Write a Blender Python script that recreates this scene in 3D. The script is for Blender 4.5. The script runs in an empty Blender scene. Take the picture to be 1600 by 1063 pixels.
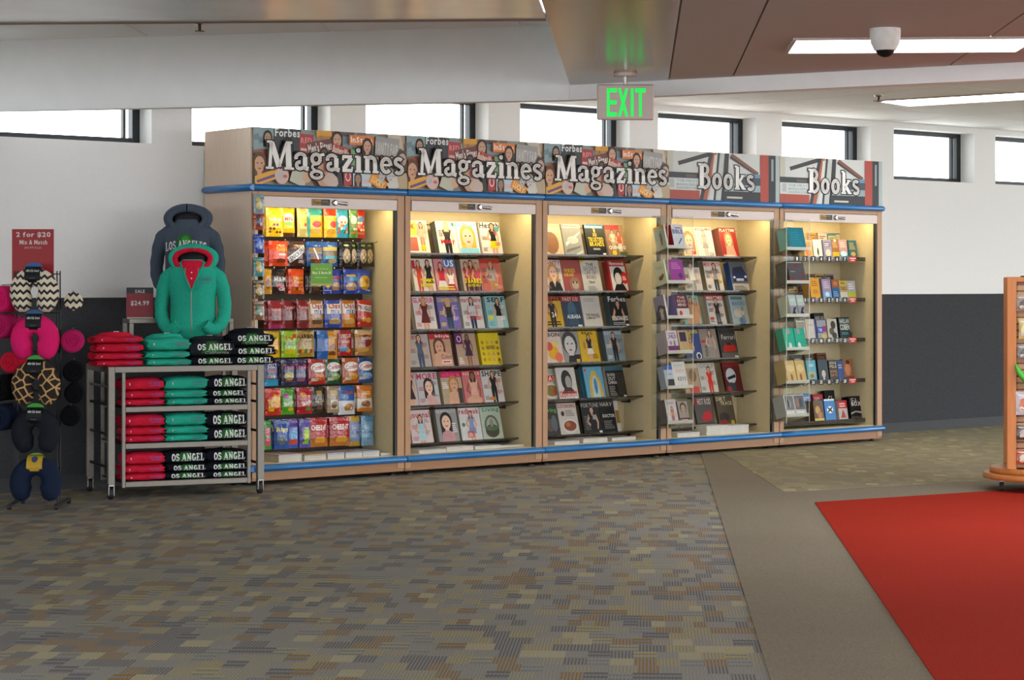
import bpy, bmesh, math, random
from mathutils import Vector, Matrix
random.seed(7)
R = math.radians
SC = bpy.context.scene
COL = SC.collection

# ------------------------------------------------------------------ camera, sky, exposure
cam = bpy.data.cameras.new('camera'); camo = bpy.data.objects.new('camera', cam); COL.objects.link(camo)
cam.sensor_width = 36.0; cam.lens = 74.25; cam.shift_y = -0.0541; cam.clip_end = 200
camo.location = (-8.0517, -12.7903, 1.432); camo.rotation_euler = (R(90), 0, R(-39.222))
SC.camera = camo
W = bpy.data.worlds.new('sky'); SC.world = W; W.use_nodes = True
bg = W.node_tree.nodes['Background']; bg.inputs[0].default_value = (0.94, 0.97, 1.0, 1); bg.inputs[1].default_value = 10.0
SC.view_settings.view_transform = 'Standard'; SC.view_settings.look = 'None'
SC.view_settings.gamma = 1; SC.view_settings.use_curve_mapping = False
SC.view_settings.exposure = -0.62
CABLAMP = 7.5

# ------------------------------------------------------------------ colours and materials
def lin(c):
    if isinstance(c, str):
        c = c.lstrip('#'); c = [int(c[i:i+2], 16)/255 for i in (0, 2, 4)]
    return tuple((v/12.92 if v <= 0.04045 else ((v+0.055)/1.055)**2.4) for v in c[:3])
MATS = {}
def mat(name, col, rough=0.6, metal=0.0, ns=30.0, na=0.06, bump=0.0, emit=None, estr=0.0, spec=0.5, stretch=None):
    m = bpy.data.materials.new(name); m.use_nodes = True
    nt = m.node_tree; p = nt.nodes['Principled BSDF']
    p.inputs['Roughness'].default_value = rough; p.inputs['Metallic'].default_value = metal
    p.inputs['Specular IOR Level'].default_value = spec
    l = lin(col)
    tc = nt.nodes.new('ShaderNodeTexCoord'); n = nt.nodes.new('ShaderNodeTexNoise'); n.inputs['Scale'].default_value = ns
    n.inputs['Detail'].default_value = 4
    if stretch:
        mp = nt.nodes.new('ShaderNodeMapping'); mp.inputs['Scale'].default_value = stretch
        nt.links.new(tc.outputs['Object'], mp.inputs[0]); nt.links.new(mp.outputs[0], n.inputs['Vector'])
    else: nt.links.new(tc.outputs['Object'], n.inputs['Vector'])
    r = nt.nodes.new('ShaderNodeValToRGB')
    r.color_ramp.elements[0].position = 0.3; r.color_ramp.elements[1].position = 0.7
    r.color_ramp.elements[0].color = [max(0, v*(1-na)) for v in l]+[1]; r.color_ramp.elements[1].color = [min(1, v*(1+na)) for v in l]+[1]
    nt.links.new(n.outputs[0], r.inputs[0]); nt.links.new(r.outputs[0], p.inputs['Base Color'])
    if bump:
        b = nt.nodes.new('ShaderNodeBump'); b.inputs['Strength'].default_value = bump; b.inputs['Distance'].default_value = 0.01
        nt.links.new(n.outputs[0], b.inputs['Height']); nt.links.new(b.outputs[0], p.inputs['Normal'])
    if emit:
        p.inputs['Emission Color'].default_value = lin(emit)+(1,); p.inputs['Emission Strength'].default_value = estr
    MATS[name] = m; return m
def print_mat(name, rough, spec=0.5, ns=60, na=0.05, bump=0.0):
    m = bpy.data.materials.new(name); m.use_nodes = True; nt = m.node_tree; p = nt.nodes['Principled BSDF']
    a = nt.nodes.new('ShaderNodeVertexColor'); a.layer_name = 'Col'
    tc = nt.nodes.new('ShaderNodeTexCoord'); n = nt.nodes.new('ShaderNodeTexNoise'); n.inputs['Scale'].default_value = ns
    nt.links.new(tc.outputs['Object'], n.inputs['Vector'])
    mx = nt.nodes.new('ShaderNodeMix'); mx.data_type = 'RGBA'; mx.blend_type = 'MULTIPLY'; mx.inputs[0].default_value = 1
    r = nt.nodes.new('ShaderNodeValToRGB'); r.color_ramp.elements[0].color = (1-2*na, 1-2*na, 1-2*na, 1); r.color_ramp.elements[1].color = (1, 1, 1, 1)
    nt.links.new(n.outputs[0], r.inputs[0]); nt.links.new(a.outputs[0], mx.inputs[6]); nt.links.new(r.outputs[0], mx.inputs[7])
    nt.links.new(mx.outputs[2], p.inputs['Base Color'])
    p.inputs['Roughness'].default_value = rough; p.inputs['Specular IOR Level'].default_value = spec
    if bump:
        b = nt.nodes.new('ShaderNodeBump'); b.inputs['Strength'].default_value = bump; b.inputs['Distance'].default_value = 0.006
        nt.links.new(n.outputs[0], b.inputs['Height']); nt.links.new(b.outputs[0], p.inputs['Normal'])
    MATS[name] = m
def clear_mat(name, tint, alpha, rough=0.05, ior=1.3):
    m = bpy.data.materials.new(name); m.use_nodes = True; nt = m.node_tree; nt.nodes.clear()
    o = nt.nodes.new('ShaderNodeOutputMaterial'); t = nt.nodes.new('ShaderNodeBsdfTransparent'); g = nt.nodes.new('ShaderNodeBsdfGlossy'); df = nt.nodes.new('ShaderNodeBsdfDiffuse')
    m1 = nt.nodes.new('ShaderNodeMixShader'); m2 = nt.nodes.new('ShaderNodeMixShader'); f = nt.nodes.new('ShaderNodeFresnel'); f.inputs[0].default_value = ior
    m1.inputs[0].default_value = alpha; nt.links.new(t.outputs[0], m1.inputs[1]); nt.links.new(df.outputs[0], m1.inputs[2])
    nt.links.new(f.outputs[0], m2.inputs[0]); nt.links.new(m1.outputs[0], m2.inputs[1]); nt.links.new(g.outputs[0], m2.inputs[2]); nt.links.new(m2.outputs[0], o.inputs[0])
    t.inputs[0].default_value = lin('#fbfcfa')+(1,); df.inputs[0].default_value = lin(tint)+(1,); g.inputs['Roughness'].default_value = rough
    MATS[name] = m
def emit_mat(name, col, s):
    m = bpy.data.materials.new(name); m.use_nodes = True; nt = m.node_tree; p = nt.nodes['Principled BSDF']
    p.inputs['Base Color'].default_value = (0.8, 0.8, 0.8, 1); p.inputs['Emission Color'].default_value = lin(col)+(1,); p.inputs['Emission Strength'].default_value = s
    MATS[name] = m

mat('wallpaint', '#dfdfde', 0.75, ns=90, na=0.02, bump=0.05)
mat('wainscot', '#3f4043', 0.95, ns=220, na=0.28, bump=0.25, spec=0.1)
mat('base', '#3a3b3d', 0.8, ns=60)
mat('bulk', '#f0f2f4', 0.55, ns=6, na=0.02)
mat('tile', '#e9e8e6', 0.9, ns=160, na=0.05, bump=0.1)
mat('gridbar', '#e6e6e4', 0.5)
mat('soffit_gloss', '#7a6a58', 0.2, 0.35, ns=24, na=0.08, stretch=(14, 1, 1))
mat('soffit', '#bcbab6', 0.7, ns=160, na=0.07)
mat('soffit_grey', '#e2eaee', 0.18, 0.0, ns=3, na=0.05, spec=0.9)
mat('brown_trim', '#6d5a4a', 0.5)
mat('frame', '#22262b', 0.4, 0.3)
mat('wood', '#a97f57', 0.42, ns=9, na=0.07, stretch=(6, 6, 0.6))
mat('wood_pale', '#ccb6a2', 0.42, ns=9, na=0.04, stretch=(6, 6, 0.6))
mat('wood_h', '#93673f', 0.42, ns=9, na=0.08, stretch=(0.6, 6, 6))
mat('blue', '#1f6dab', 0.28, ns=40, na=0.06)
mat('cream', '#cfc09a', 0.55, ns=30, na=0.03)
mat('valance', '#b9aaa2', 0.35, 0.15, ns=12, na=0.03, stretch=(0.4, 4, 4))
mat('metal', '#b9b9b6', 0.25, 0.9)
mat('dark', '#17181a', 0.5)
mat('black', '#0c0c0e', 0.55, spec=0.3)
mat('peg', '#4a3c30', 0.8, ns=70, na=0.12)
mat('rackmetal', '#857f76', 0.42, 0.35, ns=40, na=0.05)
mat('paper', '#e4e0d8', 0.8, ns=8, na=0.06, stretch=(1, 140, 1))
mat('newsprint', '#c9c6be', 0.85, ns=30, na=0.12, stretch=(1, 1, 40))
mat('white', '#e2e2e0', 0.5)
mat('red_cloth', '#c8203a', 0.95, ns=120, na=0.15, bump=0.3, spec=0.1)
mat('green_cloth', '#2aa68c', 0.95, ns=120, na=0.12, bump=0.3, spec=0.1)
mat('black_cloth', '#151820', 0.95, ns=120, na=0.15, bump=0.3, spec=0.1)
mat('char_cloth', '#23272d', 0.95, ns=120, na=0.15, bump=0.3, spec=0.1)
mat('slate_cloth', '#46505e', 0.95, ns=160, na=0.14, bump=0.3, spec=0.1)
mat('pink_fur', '#d8226a', 0.95, ns=200, na=0.15, bump=0.4, spec=0.1)
mat('magenta_fur', '#b01e5c', 0.95, ns=200, na=0.2, bump=0.4, spec=0.1)
mat('navy_fur', '#1a2438', 0.95, ns=200, na=0.25, bump=0.4, spec=0.1)
mat('char_fur', '#1f2128', 0.95, ns=200, na=0.2, bump=0.4, spec=0.1)
mat('black_fur', '#0e0f12', 0.95, ns=200, na=0.2, bump=0.4, spec=0.1)
mat('orange_wood', '#b9733a', 0.4, ns=9, na=0.1, stretch=(6, 6, 0.6))
mat('slat', '#a98460', 0.5, ns=9, na=0.08, stretch=(0.6, 6, 6))
mat('rubber', '#1d1d1f', 0.6)
mat('leafgreen', '#3fa82e', 0.3)
mat('bronze', '#5b3a2a', 0.25, 0.5)
mat('amber', '#a8562c', 0.3)
print_mat('print', 0.38, 0.25, ns=24, na=0.13); print_mat('foil', 0.2, 0.7, ns=45, na=0.06, bump=0.5); print_mat('sign', 0.4, 0.3, ns=8, na=0.03); print_mat('clothprint', 0.9, 0.1)
clear_mat('glass', '#eef6fa', 0.0, 0.02, 1.2); clear_mat('acrylic', '#dfe0d4', 0.035, 0.06, 1.12); clear_mat('acrylic_edge', '#dcdccc', 0.35, 0.15, 1.2)
clear_mat('smoke', '#4a443c', 0.6, 0.12, 1.35)
emit_mat('lamp', '#fbfbff', 15.0); emit_mat('tube', '#ffdf8a', 4.0); emit_mat('exitgreen', '#00d848', 1.9); MATS['exitgreen'].node_tree.nodes['Principled BSDF'].inputs['Base Color'].default_value = (0.0, 0.12, 0.03, 1)

def chevron_mat():
    m = bpy.data.materials.new('chevron'); m.use_nodes = True; nt = m.node_tree; p = nt.nodes['Principled BSDF']; p.inputs['Roughness'].default_value = 0.95
    tc = nt.nodes.new('ShaderNodeTexCoord'); s = nt.nodes.new('ShaderNodeSeparateXYZ'); nt.links.new(tc.outputs['Object'], s.inputs[0])
    def M(op, a, b=None):
        n = nt.nodes.new('ShaderNodeMath'); n.operation = op
        for i, v in enumerate((a, b)):
            if v is None: continue
            if isinstance(v, (int, float)): n.inputs[i].default_value = v
            else: nt.links.new(v, n.inputs[i])
        return n.outputs[0]
    tri = M('PINGPONG', s.outputs[0], 0.019)
    z = M('ADD', s.outputs[2], tri); q = M('FRACT', M('MULTIPLY', z, 21.0)); t = M('GREATER_THAN', q, 0.4)
    mx = nt.nodes.new('ShaderNodeMix'); mx.data_type = 'RGBA'; mx.inputs[6].default_value = lin('#22222e')+(1,); mx.inputs[7].default_value = lin('#d8cdb4')+(1,)
    nt.links.new(t, mx.inputs[0]); nt.links.new(mx.outputs[2], p.inputs['Base Color']); MATS['chevron'] = m
chevron_mat()
def giraffe_mat():
    m = bpy.data.materials.new('giraffe'); m.use_nodes = True; nt = m.node_tree; p = nt.nodes['Principled BSDF']; p.inputs['Roughness'].default_value = 0.95
    tc = nt.nodes.new('ShaderNodeTexCoord'); v = nt.nodes.new('ShaderNodeTexVoronoi'); v.feature = 'DISTANCE_TO_EDGE'; v.inputs['Scale'].default_value = 18; v.voronoi_dimensions = '2D'
    s = nt.nodes.new('ShaderNodeSeparateXYZ'); q = nt.nodes.new('ShaderNodeCombineXYZ'); nt.links.new(tc.outputs['Object'], s.inputs[0]); nt.links.new(s.outputs[0], q.inputs[0]); nt.links.new(s.outputs[2], q.inputs[1]); nt.links.new(q.outputs[0], v.inputs['Vector'])
    r = nt.nodes.new('ShaderNodeValToRGB'); r.color_ramp.interpolation = 'CONSTANT'
    r.color_ramp.elements[0].color = lin('#b89460')+(1,); r.color_ramp.elements[1].position = 0.085; r.color_ramp.elements[1].color = lin('#221510')+(1,)
    nt.links.new(v.outputs['Distance'], r.inputs[0]); nt.links.new(r.outputs[0], p.inputs['Base Color']); MATS['giraffe'] = m
giraffe_mat()

def carpet_mat(name, plain, pal, loud=1.0, cells=True):
    # woven carpet: blocks of stripes, each block with its own yarn colour
    m = bpy.data.materials.new(name); m.use_nodes = True; nt = m.node_tree; p = nt.nodes['Principled BSDF']
    p.inputs['Roughness'].default_value = 0.97; p.inputs['Specular IOR Level'].default_value = 0.05
    tc = nt.nodes.new('ShaderNodeTexCoord'); mp = nt.nodes.new('ShaderNodeMapping'); mp.inputs['Rotation'].default_value = (0, 0, R(42.9))
    nt.links.new(tc.outputs['Object'], mp.inputs[0])
    nz = nt.nodes.new('ShaderNodeTexNoise'); nz.inputs['Scale'].default_value = 140; nz.inputs['Detail'].default_value = 3
    nt.links.new(tc.outputs['Object'], nz.inputs['Vector'])
    nz2 = nt.nodes.new('ShaderNodeTexNoise'); nz2.inputs['Scale'].default_value = 1.1
    nt.links.new(tc.outputs['Object'], nz2.inputs['Vector'])
    def M(op, a, b=None, c=None):
        n = nt.nodes.new('ShaderNodeMath'); n.operation = op
        for i, v in enumerate((a, b, c)):
            if v is None: continue
            if isinstance(v, (int, float)): n.inputs[i].default_value = v
            else: nt.links.new(v, n.inputs[i])
        return n.outputs[0]
    def MIX(f, a, b, mode='MIX'):
        n = nt.nodes.new('ShaderNodeMix'); n.data_type = 'RGBA'; n.blend_type = mode
        for i, v in ((0, f), (6, a), (7, b)):
            if isinstance(v, (int, float)): n.inputs[i].default_value = v
            elif isinstance(v, str): n.inputs[i].default_value = lin(v)+(1,)
            elif isinstance(v, tuple): n.inputs[i].default_value = v
            else: nt.links.new(v, n.inputs[i])
        return n.outputs[2]
    colr = None
    if cells:
        s = nt.nodes.new('ShaderNodeSeparateXYZ'); nt.links.new(mp.outputs[0], s.inputs[0]); x, y = s.outputs[0], s.outputs[1]
        def white(a, b, seed):
            c = nt.nodes.new('ShaderNodeCombineXYZ'); w = nt.nodes.new('ShaderNodeTexWhiteNoise'); w.noise_dimensions = '3D'
            nt.links.new(a, c.inputs[0]); nt.links.new(b, c.inputs[1]); c.inputs[2].default_value = seed
            nt.links.new(c.outputs[0], w.inputs['Vector']); return w.outputs['Value']
        # rows of blocks, every row shifted and cut to its own block width
        row = M('FLOOR', M('DIVIDE', y, 0.15))
        zero = M('MULTIPLY', row, 0.0)
        wrow = M('MULTIPLY_ADD', white(row, zero, 1.0), 0.06, 0.055)
        colm = M('FLOOR', M('ADD', M('DIVIDE', x, wrow), M('MULTIPLY', white(row, zero, 2.0), 5.0)))
        r1 = white(colm, row, 3.0); r2 = white(colm, row, 4.0); r3 = white(colm, row, 5.0)
        sx = M('FRACT', M('DIVIDE', x, 0.0135)); sy = M('FRACT', M('DIVIDE', y, 0.075))
        ori = M('GREATER_THAN', r2, 0.25)
        st = M('ADD', M('MULTIPLY', sx, ori), M('MULTIPLY', sy, M('SUBTRACT', 1.0, ori)))
        stripe = M('GREATER_THAN', st, 0.52)
        solid = M('GREATER_THAN', r3, 0.95)
        rp = nt.nodes.new('ShaderNodeValToRGB'); rp.color_ramp.interpolation = 'CONSTANT'
        rp.color_ramp.elements[0].color = lin(pal[0])+(1,); rp.color_ramp.elements[1].position = 0.3; rp.color_ramp.elements[1].color = lin(pal[1])+(1,)
        for i, q in ((2, 0.52), (3, 0.7), (4, 0.84)):
            e = rp.color_ramp.elements.new(q); e.color = lin(pal[i])+(1,)
        nt.links.new(r1, rp.inputs[0])
        base = MIX(M('GREATER_THAN', sx, 0.5), plain, pal[5])
        colr = MIX(stripe, base, rp.outputs[0])
        colr = MIX(M('MULTIPLY', solid, 0.85), colr, pal[6])
        colr = MIX(1.0-loud, colr, plain)
    rr = nt.nodes.new('ShaderNodeValToRGB'); rr.color_ramp.elements[0].position = 0.25; rr.color_ramp.elements[1].position = 0.75
    rr.color_ramp.elements[0].color = (0.72, 0.72, 0.72, 1); rr.color_ramp.elements[1].color = (1.18, 1.18, 1.18, 1)
    nt.links.new(nz.outputs[0], rr.inputs[0])
    colr = MIX(1.0, colr if colr is not None else plain, rr.outputs[0], 'MULTIPLY')
    r4 = nt.nodes.new('ShaderNodeValToRGB'); r4.color_ramp.elements[0].color = (0.9, 0.9, 0.9, 1); r4.color_ramp.elements[1].color = (1.08, 1.08, 1.08, 1)
    nt.links.new(nz2.outputs[0], r4.inputs[0]); colr = MIX(1.0, colr, r4.outputs[0], 'MULTIPLY')
    nt.links.new(colr, p.inputs['Base Color'])
    b = nt.nodes.new('ShaderNodeBump'); b.inputs['Strength'].default_value = 0.4; b.inputs['Distance'].default_value = 0.004
    nt.links.new(nz.outputs[0], b.inputs['Height']); nt.links.new(b.outputs[0], p.inputs['Normal'])
    MATS[name] = m
carpet_mat('carpet', '#898782', ['#918d82', '#6c6866', '#9c9478', '#a89866', '#8e6f42', '#777a7c', '#a8a083'])
carpet_mat('carpet_far', '#8d8670', ['#8a8470', '#938a6c', '#aa9d78', '#a79a70', '#8d7c55', '#857d68', '#b3a982'], 0.75)
carpet_mat('carpet_plain', '#857c6b', None, cells=False)
carpet_mat('carpet_red', '#9c2a1b', None, cells=False)

# ------------------------------------------------------------------ mesh helpers
class MB:
    def __init__(s): s.v = []; s.f = []; s.c = []; s.m = []; s.sm = []
    def add(s, vs, fs, c=None, m=0, sm=False):
        o = len(s.v); s.v += [tuple(v) for v in vs]
        for f in fs: s.f.append([i+o for i in f]); s.c.append(c); s.m.append(m); s.sm.append(sm)
    def box(s, x0, x1, y0, y1, z0, z1, c=None, m=0):
        s.add([(x0,y0,z0),(x1,y0,z0),(x1,y1,z0),(x0,y1,z0),(x0,y0,z1),(x1,y0,z1),(x1,y1,z1),(x0,y1,z1)],
              [(3,2,1,0),(4,5,6,7),(0,1,5,4),(1,2,6,5),(2,3,7,6),(3,0,4,7)], c, m)
    def bbox(s, x0, x1, y0, y1, z0, z1, b=0.004, c=None, m=0):
        # chamfered box
        vs = []; 
        for z, i in ((z0, b), (z0+b, 0), (z1-b, 0), (z1, b)):
            xa, xb, ya, yb = x0+i, x1-i, y0+i, y1-i
            if i == 0: vs += [(xa+b,ya,z),(xb-b,ya,z),(xb,ya+b,z),(xb,yb-b,z),(xb-b,yb,z),(xa+b,yb,z),(xa,yb-b,z),(xa,ya+b,z)]
            else: vs += [(xa+b,ya,z),(xb-b,ya,z),(xb,ya+b,z),(xb,yb-b,z),(xb-b,yb,z),(xa+b,yb,z),(xa,yb-b,z),(xa,ya+b,z)]
        fs = [tuple(range(7,-1,-1)), tuple(range(24,32))]
        for k in range(3):
            for i in range(8): j = (i+1) % 8; fs.append((k*8+i, k*8+j, k*8+8+j, k*8+8+i))
        s.add(vs, fs, c, m)
    def prism(s, pts, z0, z1, c=None, m=0):
        n = len(pts); s.add([(p[0],p[1],z0) for p in pts]+[(p[0],p[1],z1) for p in pts],
              [tuple(range(n-1,-1,-1)), tuple(range(n,2*n))]+[(i,(i+1)%n,n+(i+1)%n,n+i) for i in range(n)], c, m)
    def tube(s, pts, r, n=8, c=None, m=0, cap=True, sm=True):
        pts = [Vector(p) for p in pts]; rings = []; prev = None
        for i, p in enumerate(pts):
            t = (pts[min(i+1,len(pts)-1)]-pts[max(i-1,0)]).normalized()
            if prev is None:
                a = t.cross(Vector((0,0,1))) if abs(t.z) < 0.95 else t.cross(Vector((0,1,0)))
            else: a = prev-t*prev.dot(t)
            a.normalize(); prev = a; b = a.cross(t)
            rr = r[i] if isinstance(r, (list, tuple)) else r
            rings.append([p+a*(rr*math.cos(k*2*math.pi/n))+b*(rr*math.sin(k*2*math.pi/n)) for k in range(n)])
        vs = [v for q in rings for v in q]; fs = []
        for i in range(len(pts)-1):
            for k in range(n): j = (k+1) % n; fs.append((i*n+k, i*n+n+k, i*n+n+j, i*n+j))
        s.add(vs, fs, c, m, sm)
        if cap:
            s.add(rings[0], [tuple(range(n))], c, m); s.add(rings[-1], [tuple(range(n-1,-1,-1))], c, m)
    def lathe(s, prof, n=20, o=(0,0,0), c=None, m=0, sm=True):
        vs = []; fs = []
        for r, z in prof:
            for k in range(n): a = k*2*math.pi/n; vs.append((o[0]+r*math.cos(a), o[1]+r*math.sin(a), o[2]+z))
        for i in range(len(prof)-1):
            for k in range(n): j = (k+1) % n; fs.append((i*n+k, i*n+j, i*n+n+j, i*n+n+k))
        s.add(vs, fs, c, m, sm)
        s.add(vs[:n], [tuple(range(n-1,-1,-1))], c, m); s.add(vs[-n:], [tuple(range(n))], c, m)
    def grid(s, fn, nu, nv, c=None, m=0, sm=True, closed=False):
        vs = [fn(i/nu, j/nv) for j in range(nv+1) for i in range(nu+1)]
        s.add(vs, [(j*(nu+1)+i, j*(nu+1)+i+1, (j+1)*(nu+1)+i+1, (j+1)*(nu+1)+i) for j in range(nv) for i in range(nu)], c, m, sm)
    def mesh(s, name, mats):
        me = bpy.data.meshes.new(name); me.from_pydata(s.v, [], s.f); 
        if not isinstance(mats, (list, tuple)): mats = [mats]
        for q in mats: me.materials.append(MATS[q])
        me.polygons.foreach_set('material_index', s.m); me.polygons.foreach_set('use_smooth', s.sm)
        if any(c is not None for c in s.c):
            at = me.color_attributes.new('Col', 'FLOAT_COLOR', 'CORNER'); buf = []
            cache = {}
            for f, c in zip(s.f, s.c):
                c = c or '#ffffff'
                if c not in cache: cache[c] = list(lin(c))+[1.0]
                buf += cache[c]*len(f)
            at.data.foreach_set('color', buf)
        me.update(); return me
    def build(s, name, mats, parent=None, loc=(0,0,0), rot=(0,0,0)):
        return ob(name, s.mesh(name, mats), parent, loc, rot)
def ob(name, me, parent=None, loc=(0,0,0), rot=(0,0,0)):
    o = bpy.data.objects.new(name, me); COL.objects.link(o); o.parent = parent; o.location = loc; o.rotation_euler = rot; return o
def tag(o, label, cat, group=None):
    o['label'] = label; o['category'] = cat
    if group: o['group'] = group
    return o
def thing(name, label, cat, loc=(0,0,0), rot=(0,0,0), group=None):
    return tag(ob(name, None, None, loc, rot), label, cat, group)
def struct(o, label=None):
    o['kind'] = 'structure'
    if label: o['label'] = label
    return o
def clip_half(poly, a, b, c):      # keep a*x+b*y+c >= 0
    out = []
    for i in range(len(poly)):
        p, q = poly[i], poly[(i+1) % len(poly)]; dp = a*p[0]+b*p[1]+c; dq = a*q[0]+b*q[1]+c
        if dp >= 0: out.append(p)
        if (dp >= 0) != (dq >= 0): t = dp/(dp-dq); out.append((p[0]+t*(q[0]-p[0]), p[1]+t*(q[1]-p[1])))
    return out
def clip_rect(poly, x0, y0, x1, y1):
    for h in ((1,0,-x0), (-1,0,x1), (0,1,-y0), (0,-1,y1)):
        if not poly: return poly
        poly = clip_half(poly, *h)
    return poly

# ------------------------------------------------------------------ lettering and flat print
GL = {}
def load_glyphs():
    cu = bpy.data.curves.new('glyph', 'FONT'); cu.resolution_u = 2; o = bpy.data.objects.new('glyph', cu); COL.objects.link(o)
    for off in (0.0, 0.028):
        cu.offset = off
        for ch in "ABCDEFGHIJKLMNOPQRSTUVWXYZabcdefghijklmnopqrstuvwxyz0123456789$&.,'!-":
            cu.body = ch; dg = bpy.context.evaluated_depsgraph_get(); dg.update(); e = o.evaluated_get(dg); me = e.to_mesh()
            pts = [(v.co.x, v.co.y) for v in me.vertices]; tris = [tuple(p.vertices) for p in me.polygons]
            x0 = min(p[0] for p in pts); x1 = max(p[0] for p in pts)
            GL[(ch, off > 0)] = ([(p[0]-x0, p[1]) for p in pts], tris, x1-x0); e.to_mesh_clear()
    bpy.data.objects.remove(o); bpy.data.curves.remove(cu)
load_glyphs()

# slab-serif lettering drawn from strokes
def arc(cx, cy, rx, ry, a0, a1, n=9): return [(cx+rx*math.cos(R(a0+(a1-a0)*i/n)), cy+ry*math.sin(R(a0+(a1-a0)*i/n))) for i in range(n+1)]
SER = {
 'M': (.98, [([(.14,.03),(.2,.97)],.11),([(.2,.95),(.47,.08)],.19),([(.47,.08),(.74,.95)],.10),([(.78,.97),(.82,.03)],.2),([(0,.04),(.28,.04)],.08),([(.66,.04),(1.0,.04)],.08),([(.04,.96),(.24,.96)],.08),([(.72,.96),(.94,.96)],.08)]),
 'a': (.52, [(arc(.22,.43,.17,.15,200,20,7),.13),([(.38,.48),(.38,.08),(.5,.05)],.16),(arc(.2,.17,.13,.12,80,330,9),.13)]),
 'g': (.54, [(arc(.22,.42,.15,.17,0,360,12),.13),([(.34,.55),(.52,.6)],.1),(arc(.2,.13,.12,.1,120,260,5),.09),(arc(.24,-.14,.2,.13,0,360,12),.11)]),
 'z': (.46, [([(.05,.55),(.4,.55)],.12),([(.38,.52),(.1,.1)],.16),([(.05,.06),(.42,.06)],.12),([(.07,.56),(.07,.42)],.07),([(.4,.05),(.42,.2)],.07)]),
 'i': (.30, [([(.15,.03),(.15,.58)],.17),([(.02,.04),(.28,.04)],.08),([(.02,.57),(.18,.57)],.08),(arc(.14,.8,.035,.035,0,360,8),.11)]),
 'n': (.58, [([(.14,.03),(.14,.58)],.16),(arc(.28,.4,.15,.17,150,0,7)+[(.44,.05)],.15),([(.01,.04),(.26,.04)],.08),([(.34,.04),(.57,.04)],.08),([(.01,.57),(.14,.57)],.08)]),
 'e': (.48, [(arc(.24,.3,.17,.25,0,320,12),.14),([(.1,.31),(.4,.31)],.08)]),
 's': (.42, [(arc(.2,.44,.13,.12,30,250,8)+arc(.2,.16,.14,.13,80,-150,8),.14)]),
 'B': (.66, [([(.2,.03),(.2,.97)],.2),([(.03,.04),(.3,.04)],.08),([(.03,.96),(.3,.96)],.08),(arc(.3,.75,.2,.2,90,-90,8),.15),(arc(.3,.28,.26,.25,90,-90,8),.15)]),
 'o': (.52, [(arc(.25,.3,.16,.25,0,360,14),.16)]),
 'k': (.58, [([(.15,.03),(.15,.93)],.17),([(.02,.04),(.28,.04)],.08),([(.02,.94),(.16,.94)],.08),([(.18,.24),(.42,.55)],.11),([(.26,.32),(.46,.05)],.16),([(.36,.04),(.58,.04)],.07),([(.32,.57),(.52,.57)],.07)]),
 'L': (.66, [([(.2,.03),(.2,.97)],.2),([(.03,.06),(.6,.06)],.12),([(.03,.95),(.37,.95)],.1),([(.58,.05),(.58,.3)],.11)]),
 'O': (.74, [(arc(.36,.5,.25,.4,0,360,16),.2)]),
 'S': (.62, [(arc(.3,.72,.2,.2,20,260,9)+arc(.3,.28,.21,.2,80,-160,9),.18),([(.49,.72),(.49,.95)],.08),([(.1,.05),(.1,.3)],.08)]),
 'A': (.82, [([(.12,.03),(.38,.95)],.13),([(.38,.95),(.66,.03)],.21),([(.2,.33),(.56,.33)],.1),([(0,.05),(.26,.05)],.1),([(.5,.05),(.82,.05)],.1)]),
 'N': (.84, [([(.18,.03),(.18,.97)],.15),([(.18,.9),(.64,.1)],.2),([(.64,.03),(.64,.97)],.15),([(.03,.05),(.34,.05)],.1),([(.03,.95),(.25,.95)],.1),([(.48,.95),(.8,.95)],.1)]),
 'G': (.74, [(arc(.36,.5,.25,.4,40,330,14),.2),([(.4,.42),(.72,.42)],.1),([(.6,.42),(.6,.06)],.17)]),
 'E': (.66, [([(.2,.03),(.2,.97)],.2),([(.03,.05),(.6,.05)],.11),([(.03,.95),(.58,.95)],.11),([(.2,.5),(.45,.5)],.12),([(.57,.04),(.57,.26)],.1),([(.55,.74),(.55,.96)],.1)]),
}
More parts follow.
